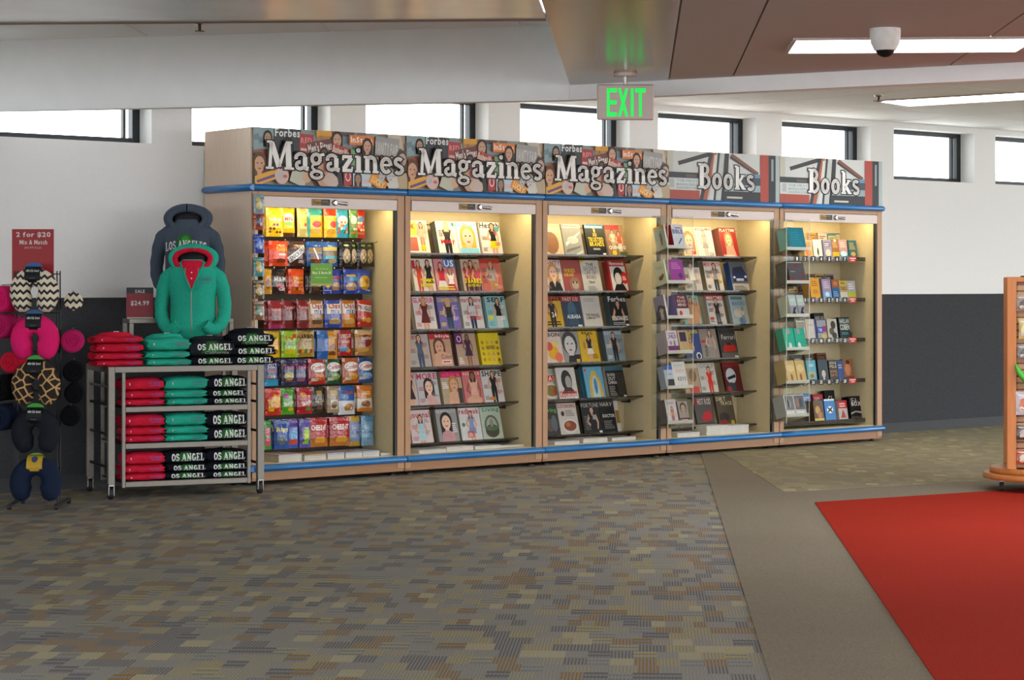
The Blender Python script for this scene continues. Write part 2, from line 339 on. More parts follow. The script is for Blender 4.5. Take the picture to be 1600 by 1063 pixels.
class Art:
    """flat print: shapes in 0..1 cover coordinates, later ones over earlier ones"""
    def __init__(s, w, h, bgc): s.w, s.h = w, h; s.sh = []; s.lay = 0; s.rect(0, 0, 1, 1, bgc)
    def poly(s, pts, c, same=False):
        if not same: s.lay += 1
        s.sh.append((pts, c, s.lay)); return s
    def rect(s, x0, y0, x1, y1, c): return s.poly([(x0,y0),(x1,y0),(x1,y1),(x0,y1)], c)
    def ell(s, cx, cy, rx, ry, c, n=14): return s.poly([(cx+rx*math.cos(k*2*math.pi/n), cy+ry*math.sin(k*2*math.pi/n)) for k in range(n)], c)
    def rrect(s, cx, cy, w, h, ang, c):   # w, h as fractions; turned in true proportions
        ca, sa = math.cos(R(ang)), math.sin(R(ang)); a = s.w/s.h; P = []
        for x, y in ((-w/2,-h/2),(w/2,-h/2),(w/2,h/2),(-w/2,h/2)):
            X, Y = x*a, y; P.append((cx+(X*ca-Y*sa)/a, cy+X*sa+Y*ca))
        return s.poly(P, c)
    def text(s, t, x0, y0, x1, y1, c, bold=True, ang=0):
        xs = 0; out = []
        for ch in t:
            if ch == ' ': xs += 0.28; continue
            pts, tr, w = GL[(ch, bold)]; out.append((xs, pts, tr)); xs += w+0.09
        xs -= 0.09; s.lay += 1; lo = -0.2 if any(ch in 'gjpqy,Q$' for ch in t) else 0.0
        hi = 0.73 if any(ch.isupper() or ch.isdigit() or ch in 'bdfhklt' for ch in t) else 0.52
        cx, cy = (x0+x1)/2, (y0+y1)/2; ca, sa = math.cos(R(ang)), math.sin(R(ang)); a = s.w/s.h
        for ox, pts, tr in out:
            P = []
            for p in pts:
                X = x0+(ox+p[0])/xs*(x1-x0); Y = y0+(p[1]-lo)/(hi-lo)*(y1-y0)
                if ang: dx, dy = (X-cx)*a, Y-cy; X, Y = cx+(dx*ca-dy*sa)/a, cy+dx*sa+dy*ca
                P.append((X, Y))
            for f in tr: s.sh.append(([P[i] for i in f], c, s.lay))
        return s
    def serif(s, t, x0, y0, x1, y1, c, grow=0.0, bend=0.0):
        xs = 0; pen = []
        for ch in t:
            if ch == ' ': xs += 0.35; continue
            w, st = SER[ch]; pen.append((xs, st)); xs += w+0.04
        s.lay += 1; a = s.w/s.h; sx = (x1-x0)/xs; sy = y1-y0; k = sy/(sx*a)    # k: squeeze
        def put(P):
            q = [(x0+p[0]*sx, y0+p[1]*sy+bend*(1-((p[0]/xs)*2-1)**2)) for p in P]
            ar = sum(q[i][0]*q[(i+1)%len(q)][1]-q[(i+1)%len(q)][0]*q[i][1] for i in range(len(q)))
            s.sh.append((q if ar > 0 else q[::-1], c, s.lay))
        for ox, st in pen:
            for pts, w in st:
                pts = [(p[0]+ox, p[1]) for p in pts]; hw = w/2+grow
                for i in range(len(pts)-1):
                    (ax, ay), (bx, by) = pts[i], pts[i+1]; dx, dy = bx-ax, by-ay; L = math.hypot(dx, dy) or 1e-6; dx, dy = dx/L, dy/L
                    e0 = grow if i == 0 else 0; e1 = grow if i == len(pts)-2 else 0
                    nx, ny = -dy*hw, dx*hw
                    put([(ax-dx*e0-nx, ay-dy*e0-ny), (bx+dx*e1-nx, by+dy*e1-ny), (bx+dx*e1+nx, by+dy*e1+ny), (ax-dx*e0+nx, ay-dy*e0+ny)])
                    if i: put([(ax+hw*math.cos(q*math.pi/4), ay+hw*math.sin(q*math.pi/4)) for q in range(8)])
        return s
    def face(s, cx, cy, r, hair, skin, long=True):
        a = s.w/s.h
        s.ell(cx, cy+r*0.12, r*0.95/a, r*1.15, hair)
        if long: s.poly([(cx-r*0.95/a, cy), (cx-r*0.9/a, cy-r*1.7), (cx+r*0.9/a, cy-r*1.7), (cx+r*0.95/a, cy)], hair)
        s.rect(cx-r*0.3/a, cy-r*1.6, cx+r*0.3/a, cy-r*0.5, skin)
        s.ell(cx, cy-r*0.1, r*0.68/a, r*0.92, skin)
        dk = '#3a2a26'
        s.ell(cx-r*0.27/a, cy+r*0.05, r*0.13/a, r*0.07, dk, 8); s.ell(cx+r*0.27/a, cy+r*0.05, r*0.13/a, r*0.07, dk, 8); s.ell(cx, cy-r*0.55, r*0.22/a, r*0.08, '#a04048', 8)
        return s
    def person(s, cx, y0, y1, hair, skin, top, bottom, dress=False, long=True):
        H = y1-y0; a = s.w/s.h; r = H*0.085; hy = y1-r*1.1
        if y0 > -0.2 or True:
            ly = y0; hip = y0+H*0.5; sw = H*0.13/a; hw = H*0.105/a
            lg = bottom if not dress else skin
            s.poly([(cx-hw, hip), (cx-hw*0.75, ly), (cx-hw*0.15, ly), (cx, hip-0.05*H), (cx+hw*0.25, ly), (cx+hw*0.85, ly), (cx+hw, hip)], lg)
            s.poly([(cx-sw*1.05, hip+H*0.3), (cx-sw*1.75, hip+H*0.08), (cx-sw*0.9, hip-H*0.02), (cx-sw*0.6, hip+H*0.02), (cx-sw*1.2, hip+H*0.1), (cx-sw*0.7, hip+H*0.22)], skin)
            s.poly([(cx+sw*1.05, hip+H*0.3), (cx+sw*0.7, hip+H*0.22), (cx+sw*1.1, hip+H*0.06), (cx+sw*0.9, hip-H*0.1), (cx+sw*1.2, hip-H*0.1), (cx+sw*1.5, hip+H*0.08)], skin)
            s.poly([(cx-hw*1.02, hip-0.02*H), (cx+hw*1.02, hip-0.02*H), (cx+hw*0.75, hip+H*0.12), (cx+sw, hip+H*0.3), (cx+sw*0.4, hip+H*0.335), (cx-sw*0.4, hip+H*0.335), (cx-sw, hip+H*0.3), (cx-hw*0.75, hip+H*0.12)], top)
            if dress: s.poly([(cx-hw*1.02, hip), (cx-hw*1.5, hip-H*0.2), (cx+hw*1.5, hip-H*0.2), (cx+hw*1.02, hip)], bottom)
        s.face(cx, hy, r, hair, skin, long); return s
    def lines(s, x0, y0, x1, y1, n, c, seed=0):
        rn = random.Random(seed); st = (y1-y0)/n
        for i in range(n): s.rect(x0, y0+i*st, x0+(x1-x0)*rn.uniform(0.55, 1), y0+i*st+st*0.5, c)
        return s
    def emit(s, mb, fn, m=0, cells=None):
        """fn(u, v, layer) -> point; cells cuts the print to follow a curved surface"""
        for pts, c, l in s.sh:
            P = clip_rect(list(pts), 0, 0, 1, 1)
            if len(P) < 3: continue
            if not cells: mb.add([fn(u, v, l) for u, v in P], [tuple(range(len(P)))], c, m); continue
            nx, ny = cells; us = [p[0] for p in P]; vs = [p[1] for p in P]
            for i in range(int(min(us)*nx), min(nx, int(max(us)*nx)+1)):
                Q = clip_half(clip_half(P, 1, 0, -i/nx), -1, 0, (i+1)/nx) if len(P) > 2 else []
                if len(Q) < 3: continue
                for j in range(int(min(vs)*ny), min(ny, int(max(vs)*ny)+1)):
                    T = clip_half(Q, 0, 1, -j/ny)
                    T = clip_half(T, 0, -1, (j+1)/ny) if T else T
                    if len(T) >= 3: mb.add([fn(u, v, l) for u, v in T], [tuple(range(len(T)))], c, m, True)
def flat_print(art, name, matn='print', parent=None, loc=(0,0,0), rot=(0,0,0), th=0.0, step=0.0002):
    """a flat printed sheet standing in the XZ plane, facing -Y, centred in x, bottom at z=0"""
    mb = MB(); w, h = art.w, art.h
    art.emit(mb, lambda u, v, l: ((u-0.5)*w, -l*step, v*h))
    if th: mb.box(-w/2, w/2, 0, th, 0, h, '#d8d6d0')
    return mb.build(name, matn, parent, loc, rot)

# ------------------------------------------------------------------ room shell
WY = 0.66                                   # inner face of the window wall
def slab(name, pts, z0, z1, m, parent=None):
    mb = MB(); mb.prism(pts, z0, z1); return mb.build(name, m, parent)
struct(slab('floor', [(-30,-34),(24,-34),(24,WY+0.3),(-30,WY+0.3)], -0.2, 0.0, 'carpet'), 'patterned grey and tan carpet floor')
# plain border, red field and far patterned field are laid as their own carpets
struct(slab('floor_border_carpet', [(4.42,-0.03),(-13.0,-18.75),(-8.6,-23.4),(24,-23.4),(24,WY),(5.06,WY)], 0.0, 0.004, 'carpet_plain'), 'plain taupe border carpet')
struct(slab('floor_far_carpet', [(5.2,WY),(2.59,-2.71),(4.39,-3.05),(24,-6.4),(24,WY)], 0.004, 0.006, 'carpet_far'), 'beige patterned carpet by the wall')
struct(slab('floor_red_carpet', [(2.22,-3.34),(-3.1,-8.96),(0.9,-9.9),(6.2,-4.01)], 0.004, 0.009, 'carpet_red'), 'red carpet field')

# window wall: openings every 1.555 m
wx = [(-1.65+1.555*k, -1.65+1.555*k+1.22) for k in range(-2, 10)]
ZB, ZT = 2.45, 2.945; WT = 0.26
mb = MB()
mb.box(-14, 20, WY, WY+WT, 0, ZB); mb.box(-14, 20, WY, WY+WT, ZT, 3.4)
xs = [-14]+[v for w in wx for v in w]+[20]
for i in range(0, len(xs), 2): mb.box(xs[i], xs[i+1], WY, WY+WT, ZB, ZT)
struct(mb.build('wall_back', 'wallpaint'), 'white wall with a row of high windows')
mb = MB(); mb.box(-14, 20, WY-0.012, WY, 0.0, 1.34); struct(mb.build('trim_1', 'wainscot'), 'dark grey carpeted lower wall covering')
mb = MB(); mb.box(-14, 20, WY-0.02, WY-0.012, 0.0, 0.1); struct(mb.build('baseboard_back', 'base'))
for i, (a, b) in enumerate(wx):
    w = struct(ob('window_%d' % (i+1), None, None, (a, WY+0.17, ZB)))
    wd, ht = b-a, ZT-ZB
    for x0, x1, z0, z1 in ((0,0.035,0,ht),(wd-0.06,wd,0,ht),(0.035,wd-0.06,0,0.045),(0.035,wd-0.06,ht-0.04,ht)):
        m = MB(); m.bbox(x0, x1, 0, 0.07, z0, z1); m.build('window_frame', 'frame', w)
    m = MB(); m.bbox(wd-0.13, wd-0.11, 0.01, 0.05, 0.045, ht-0.04, 0.002); m.build('sash_bar', 'frame', w)
    m = MB(); m.box(0.03, wd-0.05, 0.03, 0.036, 0.04, ht-0.03); m.build('pane', 'glass', w)

# ceilings. Axes of the lowered soffit: e to the right, d away; origin at the coffer's far corner
OX, OY = 0.71, -2.63; dX, dY = 0.677, 0.736; eX, eY = 0.736, -0.677
def ed(e, d): return (OX+e*eX+d*dX, OY+e*eY+d*dY)
ZS, ZC, ZW = 2.70, 3.08, 3.0
def far(e): return -0.47*e if e >= 0 else -0.157*e          # bulkhead line
so = struct(ob('ceiling', None, None, (0,0,0)), 'lowered brown soffit of wide panels'); 
edges = [0.0, 0.627, 1.013, 2.233, 3.453, 4.673, 5.893, 7.113, 8.333, 9.553, 10.77, 12.0]
for i in range(len(edges)-1):
    a, b = edges[i]+0.005, edges[i+1]-0.005
    near = -19.0  # unseen run behind the camera, lengthened to hold back frontal light
    slab('ceiling_panel', [ed(a,near), ed(b,near), ed(b,far(b)), ed(a,far(a))], ZS, ZS+0.03, 'soffit_gloss' if i == 0 else 'soffit', so)
    if i: slab('seam', [ed(a-0.012,near), ed(a+0.002,near), ed(a+0.002,far(a)), ed(a-0.012,far(a))], ZS+0.012, ZS+0.04, 'brown_trim', so)
sg = struct(slab('ceiling_beam', [ed(-14,-19.0), ed(-0.005,-19.0), ed(-0.005,-3.36), ed(-14,-3.36)], ZS, ZS+0.03, 'soffit_grey'), 'grey painted soffit')
struct(slab('trim_2', [ed(-14,-3.36), ed(-0.005,-3.36), ed(-0.005,-3.30), ed(-14,-3.30)], ZS-0.004, ZS+0.06, 'brown_trim'))
# upstands round the coffer
struct(slab('wall_coffer_near', [ed(-14,-3.38), ed(0,-3.38), ed(0,-3.36), ed(-14,-3.36)], ZS+0.06, ZC, 'bulk'))
struct(slab('wall_coffer_right', [ed(0.0,-3.36), ed(0.03,-3.36), ed(0.03,-0.02), ed(0.0,0.0)], ZS+0.03, ZC, 'bulk'))
# bulkheads hanging in front of the window bay
def ceil_poly_clip(P):
    return clip_half(P, 0, -1, WY)
BL = [ed(0,0), ed(-5.1,far(-5.1)), ed(-5.1,far(-5.1)+0.1), ed(0.02,0.1)]
struct(slab('wall_bulkhead_left', ceil_poly_clip(BL), 2.605, 3.14, 'bulk'), 'white hanging bulkhead')
struct(slab('wall_bulkhead_right', [ed(0,0.002), ed(0.02,0.1), ed(12,far(12)+0.1), ed(12,far(12))][::-1], 2.605, 3.14, 'bulk'), 'white fascia below the brown soffit')
# coffer ceiling tiles
cc = struct(ob('ceiling_coffer', None), 'raised acoustic tile ceiling')
for i in range(9):
    for j in range(2):
        a0, a1 = -1.25*(i+1)-0.3, -1.25*i-0.3; d0, d1 = -3.36+j*2.9, -3.36+(j+1)*2.9
        P = [ed(a0+0.012,d0+0.012), ed(min(a1,0)-0.012,d0+0.012), ed(min(a1,0)-0.012,d1-0.012), ed(a0+0.012,d1-0.012)]
        P = clip_half(P, 0, -1, WY)
        if len(P) > 2: slab('ceiling_tile', P, ZC, ZC+0.02, 'tile', cc)
slab('ceiling_tile', [ed(-0.29,-3.35), ed(0,-3.35), ed(0,0.02), ed(-0.29,0.02)], ZC, ZC+0.02, 'tile', cc)
slab('tile_grid', clip_half([ed(-12,-3.4), ed(0.1,-3.4), ed(0.1,3.4), ed(-12,3.4)], 0, -1, WY), ZC+0.008, ZC+0.05, 'gridbar', cc)
# bright tile ceiling along the windows
cw = struct(ob('ceiling_bay', None), 'white tiled ceiling along the windows')
pL0, pL1 = ed(0.02,0.1), ed(-5.1,far(-5.1)+0.1); pR1 = ed(12,far(12)+0.1)
def half(p, q): # keep the side away from the camera
    a, b = -(q[1]-p[1]), q[0]-p[0]; return a, b, -(a*p[0]+b*p[1])
HL = half(pL1, pL0); HR = half(pL0, pR1)
LAMP = [(5.71,-0.83),(6.08,-2.4),(6.66,-2.27),(6.27,-0.7)]
for i in range(-3, 13):
    for j in range(0, 12):
        x0, x1, y1, y0 = i*1.22+0.3, (i+1)*1.22+0.3, WY-j*0.915, WY-(j+1)*0.915
        P = [(x0+0.011,y0+0.011),(x1-0.011,y0+0.011),(x1-0.011,y1-0.011),(x0+0.011,y1-0.011)]
        P = clip_half(P, *HR); P = clip_half(P, *HL) if len(P) > 2 else P
        if len(P) > 2: slab('ceiling_tile', P, ZW, ZW+0.02, 'tile', cw)
P = clip_half(clip_half([(-3,-10.5),(17,-10.5),(17,WY),(-3,WY)], *HR), *HL)
slab('tile_grid', P, ZW+0.009, ZW+0.14, 'gridbar', cw)

# ------------------------------------------------------------------ ceiling fittings
def troffer(e, d, label, z=ZS):
    t = thing('ceiling_light', label, 'light', (*ed(e,d), z), (0,0,math.atan2(eY,eX)), 'fluorescent ceiling lights')
    w, h = 1.22, 0.61
    m = MB(); m.box(-w/2, w/2, -h/2, h/2, -0.006, 0.0); m.build('diffuser', 'lamp', t)
    for x0,x1,y0,y1 in ((-w/2-0.02,w/2+0.02,-h/2-0.02,-h/2),(-w/2-0.02,w/2+0.02,h/2,h/2+0.02),(-w/2-0.02,-w/2,-h/2,h/2),(w/2,w/2+0.02,-h/2,h/2)):
        m = MB(); m.box(x0,x1,y0,y1,-0.012,0.0); m.build('trim', 'valance', t)
    return t
troffer(1.86, -2.17, 'bright rectangular fluorescent light in the brown soffit behind the dome camera')
for e, d in ((1.86,-6.4),(1.86,-10.6),(6.0,-6.4),(6.0,-10.6),(-3.0,-6.4),(-3.0,-10.6)):  # out-of-view panels, added to even out the floor light
    troffer(e, d, 'unseen fluorescent panel added to the soffit to light the floor')
t = thing('ceiling_light', 'slim bright light panel in the white ceiling near the windows', 'light', (6.18,-1.55,ZW), (0,0,R(-77)), 'fluorescent ceiling lights')
m = MB(); m.box(-0.8,0.8,-0.3,0.3,-0.006,0); m.build('diffuser','lamp',t)
m = MB()
for x0,x1,y0,y1 in ((-0.82,0.82,-0.32,-0.3),(-0.82,0.82,0.3,0.32),(-0.82,-0.8,-0.3,0.3),(0.8,0.82,-0.3,0.3)): m.box(x0,x1,y0,y1,-0.012,0)
m.build('trim','valance',t)
def sprinkler(x, y, z, label):
    t = thing('sprinkler_head', label, 'sprinkler', (x,y,z), group='ceiling sprinklers')
    m = MB(); m.lathe([(0.04,0.0),(0.04,-0.006),(0.02,-0.012)][::-1], 14); m.build('flange','metal',t)
    m = MB(); m.lathe([(0.01,-0.05),(0.01,-0.01)], 8); m.build('stem','bronze',t)
    m = MB(); m.lathe([(0.03,-0.055),(0.032,-0.05)], 12); m.build('deflector','bronze',t)
sprinkler(-1.167, -1.246, 3.08, 'small sprinkler head on the raised ceiling at upper left')
sprinkler(5.354, -1.167, 3.0, 'small sprinkler head on the white ceiling left of slim light')
# EXIT sign
t = thing('exit_sign', 'illuminated green EXIT sign hanging from the brown soffit', 'sign', (*ed(0.36,-0.72), 2.42), (0,0,R(-37.5)))
m = MB(); m.bbox(-0.17,0.17,-0.02,0.02,0,0.212,0.006); m.build('housing','valance',t)
m = MB(); m.lathe([(0.012,0.212),(0.012,0.262)],10); m.build('stem','metal',t)
m = MB(); m.lathe([(0.07,0.262),(0.07,0.28)],18); m.build('canopy','valance',t)
EX = {'E': [(0,.13,0,1),(.13,.52,0,.14),(.13,.5,.43,.57),(.13,.52,.86,1)], 'I': [(.06,.2,0,1)], 'T': [(.2,.34,0,.86),(0,.54,.86,1)]}
x = -0.112
for ch in 'EXIT':
    m = MB()
    if ch == 'X':
        for s in (1,-1):
            P = [(0.0 if s>0 else .54, 0), (.15 if s>0 else .39, 0), (.54 if s>0 else 0.0, 1), (.39 if s>0 else .15, 1)]
            vs = [(x+p[0]*0.115, -0.0215-0.0002*s, 0.02+p[1]*0.168) for p in P]; m.add(vs if s>0 else vs[::-1], [(0,1,2,3)])
    else:
        for a,b,c,d in EX[ch]: m.box(x+a*0.115, x+b*0.115, -0.022, -0.019, 0.02+c*0.168, 0.02+d*0.168)
    m.build('letter','exitgreen',t); x += {'E':0.066,'X':0.07,'I':0.034,'T':0.06}[ch]
# dome camera
t = thing('security_camera', 'white dome security camera below the brown soffit', 'camera', (-0.005, -5.855, ZS))
m = MB(); m.lathe([(0.055,-0.105),(0.072,-0.07),(0.076,-0.03),(0.076,0.0)],24); m.build('housing','white',t)
m = MB(); m.lathe([(0.001,-0.142),(0.02,-0.138),(0.036,-0.128),(0.046,-0.112),(0.048,-0.1)],20); m.build('dome','black',t)
m = MB(); m.lathe([(0.049,-0.108),(0.056,-0.106),(0.056,-0.1)],20); m.build('dome_ring','white',t)

# ------------------------------------------------------------------ display cabinets
UW, CH, CD = 1.35, 2.555, 0.64
ZRU, ZRL = 2.123, 0.122
SHZ = [1.667,1.372,1.08,0.79,0.495,0.205]
SH5 = [1.66,1.29,0.925,0.555,0.19]
TILT = R(15)
def magazines_header():
    A = Art(UW-0.012, 0.405, '#8f8578'); rn = random.Random(3)
    for k in range(80):
        A.rrect(rn.random(), rn.random(), rn.uniform(.04,.13), rn.uniform(.14,.45), rn.uniform(-40,40), rn.choice(['#8c6a55','#a79a8a','#6c6a68','#b59a84','#7d8a90','#9c5f4c','#c3b7a4','#56524e','#8a9890','#b98a5c']))
    A.rect(0,.62,.13,1,'#8ba0a4')
    for k in range(5): A.rrect(.02+.03*k,.83-.05*(k%2),.035,.1,20,'#6f868c')
    A.face(.09,.83,.1,'#1e1a18','#b08a72')
    A.rect(.13,.55,.3,1,'#3c3c40'); A.text('Forbes',.135,.86,.295,1.0,'#d9dcda'); A.face(.215,.68,.14,'#141416','#c7a890')
    A.rrect(.335,.75,.09,.34,-3,'#a53a40'); A.text('RED',.30,.76,.37,.86,'#d98a84'); A.rrect(.335,.64,.075,.05,-3,'#d0b0a4')
    A.rrect(.43,.72,.19,.2,10,'#6d3a38'); A.text("Men's Fitness",.345,.63,.515,.79,'#ded6cc',ang=10); A.face(.45,.58,.1,'#2a1c16','#6d4a38',False)
    A.rect(.4,.9,.5,1,'#d39a3a'); A.face(.535,.85,.13,'#33201a','#c49a80'); A.rrect(.57,.65,.14,.16,-14,'#a8443a'); A.text('BusinessWeek',.505,.58,.635,.71,'#e4d4c6',ang=-14)
    A.rect(.615,.77,.78,.95,'#d97a3c'); A.text('InStyle',.625,.79,.77,.92,'#efe2d2'); A.face(.735,.76,.12,'#2c1a14','#c89a80')
    A.rrect(.87,.76,.16,.34,-4,'#9a9a98'); A.text('VANITY FAIR',.785,.62,.945,.84,'#c6c2bc',ang=-6); 
    for k in range(5): A.face(.8+.033*k,.52+.02*(k%2),.06,'#40302a','#bb9a86')
    A.face(.97,.55,.13,'#4a3a34','#b9a090')
    A.face(.03,.36,.16,'#5a3420','#c79a78'); A.rrect(.07,.12,.15,.17,18,'#d9a032'); A.rrect(.07,.1,.12,.05,18,'#6a4a7c'); A.ell(.17,.16,.045,.15,'#cfb0a4'); A.ell(.155,.17,.012,.05,'#9fb6c4'); A.ell(.19,.15,.015,.03,'#b36a60')
    A.rrect(.28,.16,.1,.3,-20,'#b9b9a6'); A.ell(.33,.15,.03,.1,'#d0a888'); A.ell(.44,.2,.05,.22,'#c29678'); A.rrect(.49,.1,.09,.25,-35,'#c3aea0'); A.rrect(.545,.16,.03,.34,10,'#2c2a2a')
    A.rect(.57,.04,.625,.36,'#a83236'); A.text('O',.58,.1,.617,.3,'#ecdcd4',False); A.rect(.632,.02,.755,.27,'#b9cbd2'); A.face(.665,.16,.09,'#1c1614','#a07a64'); A.rect(.7,.08,.745,.16,'#d3b0b4')
    A.rrect(.8,.11,.12,.2,-28,'#d98a2c'); A.text('LUCKY',.755,.05,.845,.17,'#f0d890',ang=-28); A.face(.825,.24,.1,'#8f8d8a','#b5b2ae',False); A.face(.885,.22,.11,'#a7a5a2','#c0beba',False); A.rrect(.91,.08,.09,.2,35,'#c9c7bc'); A.rrect(.97,.12,.07,.3,15,'#b3a080')
    A.rrect(.63,.48,.03,.4,0,'#6f9a6a'); A.rrect(.47,.42,.07,.3,8,'#8c3c36')
    A.serif('Magazines',.065,.27,.985,.77,'#26221f',grow=.045); A.serif('Magazines',.065,.27,.985,.77,'#e6e3df')
    return A
def books_header():
    A = Art(UW-0.012, 0.405, '#c3c6c2'); A.rect(0,.55,.05,1,'#b9b7a6')
    A.poly([(.09,.78),(.1,.7),(.39,.93),(.36,1.0)],'#34302e'); A.rect(0,.44,.27,.56,'#2e3034'); A.rect(.16,.46,.25,.52,'#5a4a42')
    A.rect(.0,.2,.28,.44,'#c4c9c6'); A.rect(.02,.24,.06,.42,'#a9aeac'); A.text('THE FIRST',.08,.36,.26,.41,'#8fa3a6'); A.text('MANAGERS',.08,.285,.26,.335,'#8fa3a6'); A.text('HANDBOOK',.08,.215,.26,.265,'#8fa3a6')
    A.rect(0,0,.28,.19,'#a2422e')
    A.poly([(.28,0),(.31,0),(.40,1),(.37,1)],'#2b2a2e'); A.poly([(.31,0),(.345,0),(.43,1),(.40,1)],'#a5552f'); A.poly([(.36,0),(.4,0),(.44,.95),(.41,.95)],'#c9cbc6'); A.poly([(.4,0),(.42,0),(.46,1),(.44,1)],'#2d2b2b')
    A.poly([(.42,0),(.46,0),(.5,1),(.46,1)],'#b3b9b4'); A.poly([(.47,0),(.52,0),(.54,1),(.505,1)],'#242427')
    A.poly([(.55,.92),(.57,1.0),(.81,.62),(.80,.55)],'#7a4a36'); A.poly([(.55,.9),(.56,.94),(.8,.56),(.8,.53)],'#2e2a28')
    A.rect(.6,.34,.84,.5,'#3a424c'); A.rect(.7,.5,.84,.58,'#5f87a0'); A.rect(.5,.18,.84,.34,'#8fa0a4'); A.rect(.48,0,.84,.2,'#212226'); A.rect(.52,.05,.66,.09,'#b8b6ac')
    A.rect(.825,0,.9,1,'#a63c2c'); A.rect(.9,0,.965,1,'#1f2428'); A.rect(.925,.45,.945,.92,'#8a9494'); A.rect(.965,0,1,1,'#a3b0b0')
    A.serif('Books',.26,.24,.78,.76,'#26221f',grow=.045); A.serif('Books',.26,.24,.78,.76,'#e4e2df')
    return A
def print_mesh(A, name, matn, step=0.0002):
    mb = MB(); A.emit(mb, lambda u, v, l: ((u-0.5)*A.w, -l*step, v*A.h)); return mb.mesh(name, matn)
HM, HB = print_mesh(magazines_header(), 'header_sign', 'sign'), print_mesh(books_header(), 'header_sign', 'sign')
LP = Art(0.16, 0.045, '#1b1712'); LP.rect(.02,.08,.52,.92,'#b28a3e'); LP.rect(.54,.1,.98,.5,'#4a4438'); LP.text('Ohana',.06,.25,.5,.8,'#2b2210'); LP.lines(.56,.55,.95,.9,2,'#8a7a58')
LPM = print_mesh(LP, 'maker_plate', 'print')
def rail_mesh(x0, x1, name, r=0.026):
    # half-round bumper with rounded ends
    mb = MB(); pr = [(-0.045*math.sin(a), r*math.cos(a)) for a in [math.pi*k/10 for k in range(11)]]
    xs = [(x0+0.003,0.8),(x0+0.012,1),(x1-0.012,1),(x1-0.003,0.8)]; n = len(pr)
    vs = [(x, p[0]*s, p[1]*s) for x, s in xs for p in pr]; fs = []
    for i in range(3):
        for k in range(n-1): fs.append((i*n+k+1, i*n+k, i*n+n+k, i*n+n+k+1)[::-1])
    mb.add(vs, fs, None, 0, True); mb.add(vs[:n], [tuple(range(n))]); mb.add(vs[-n:], [tuple(range(n-1,-1,-1))])
    mb.add([vs[0],vs[n-1],vs[-1],vs[-n]], [(0,1,2,3)])
    return mb
RAIL = rail_mesh(0, UW, 'r').mesh('blue_rail', 'blue')
CAB = [('display cabinet stocked with hanging snack bags, leftmost of the five', HM),
       ('display cabinet of fashion magazines, second of the five from the left', HM),
       ('display cabinet of news magazines in the middle of the row', HM),
       ('display cabinet with Books header full of magazines, fourth from the left', HB),
       ('display cabinet of paperback books at the right end of the row', HB)]
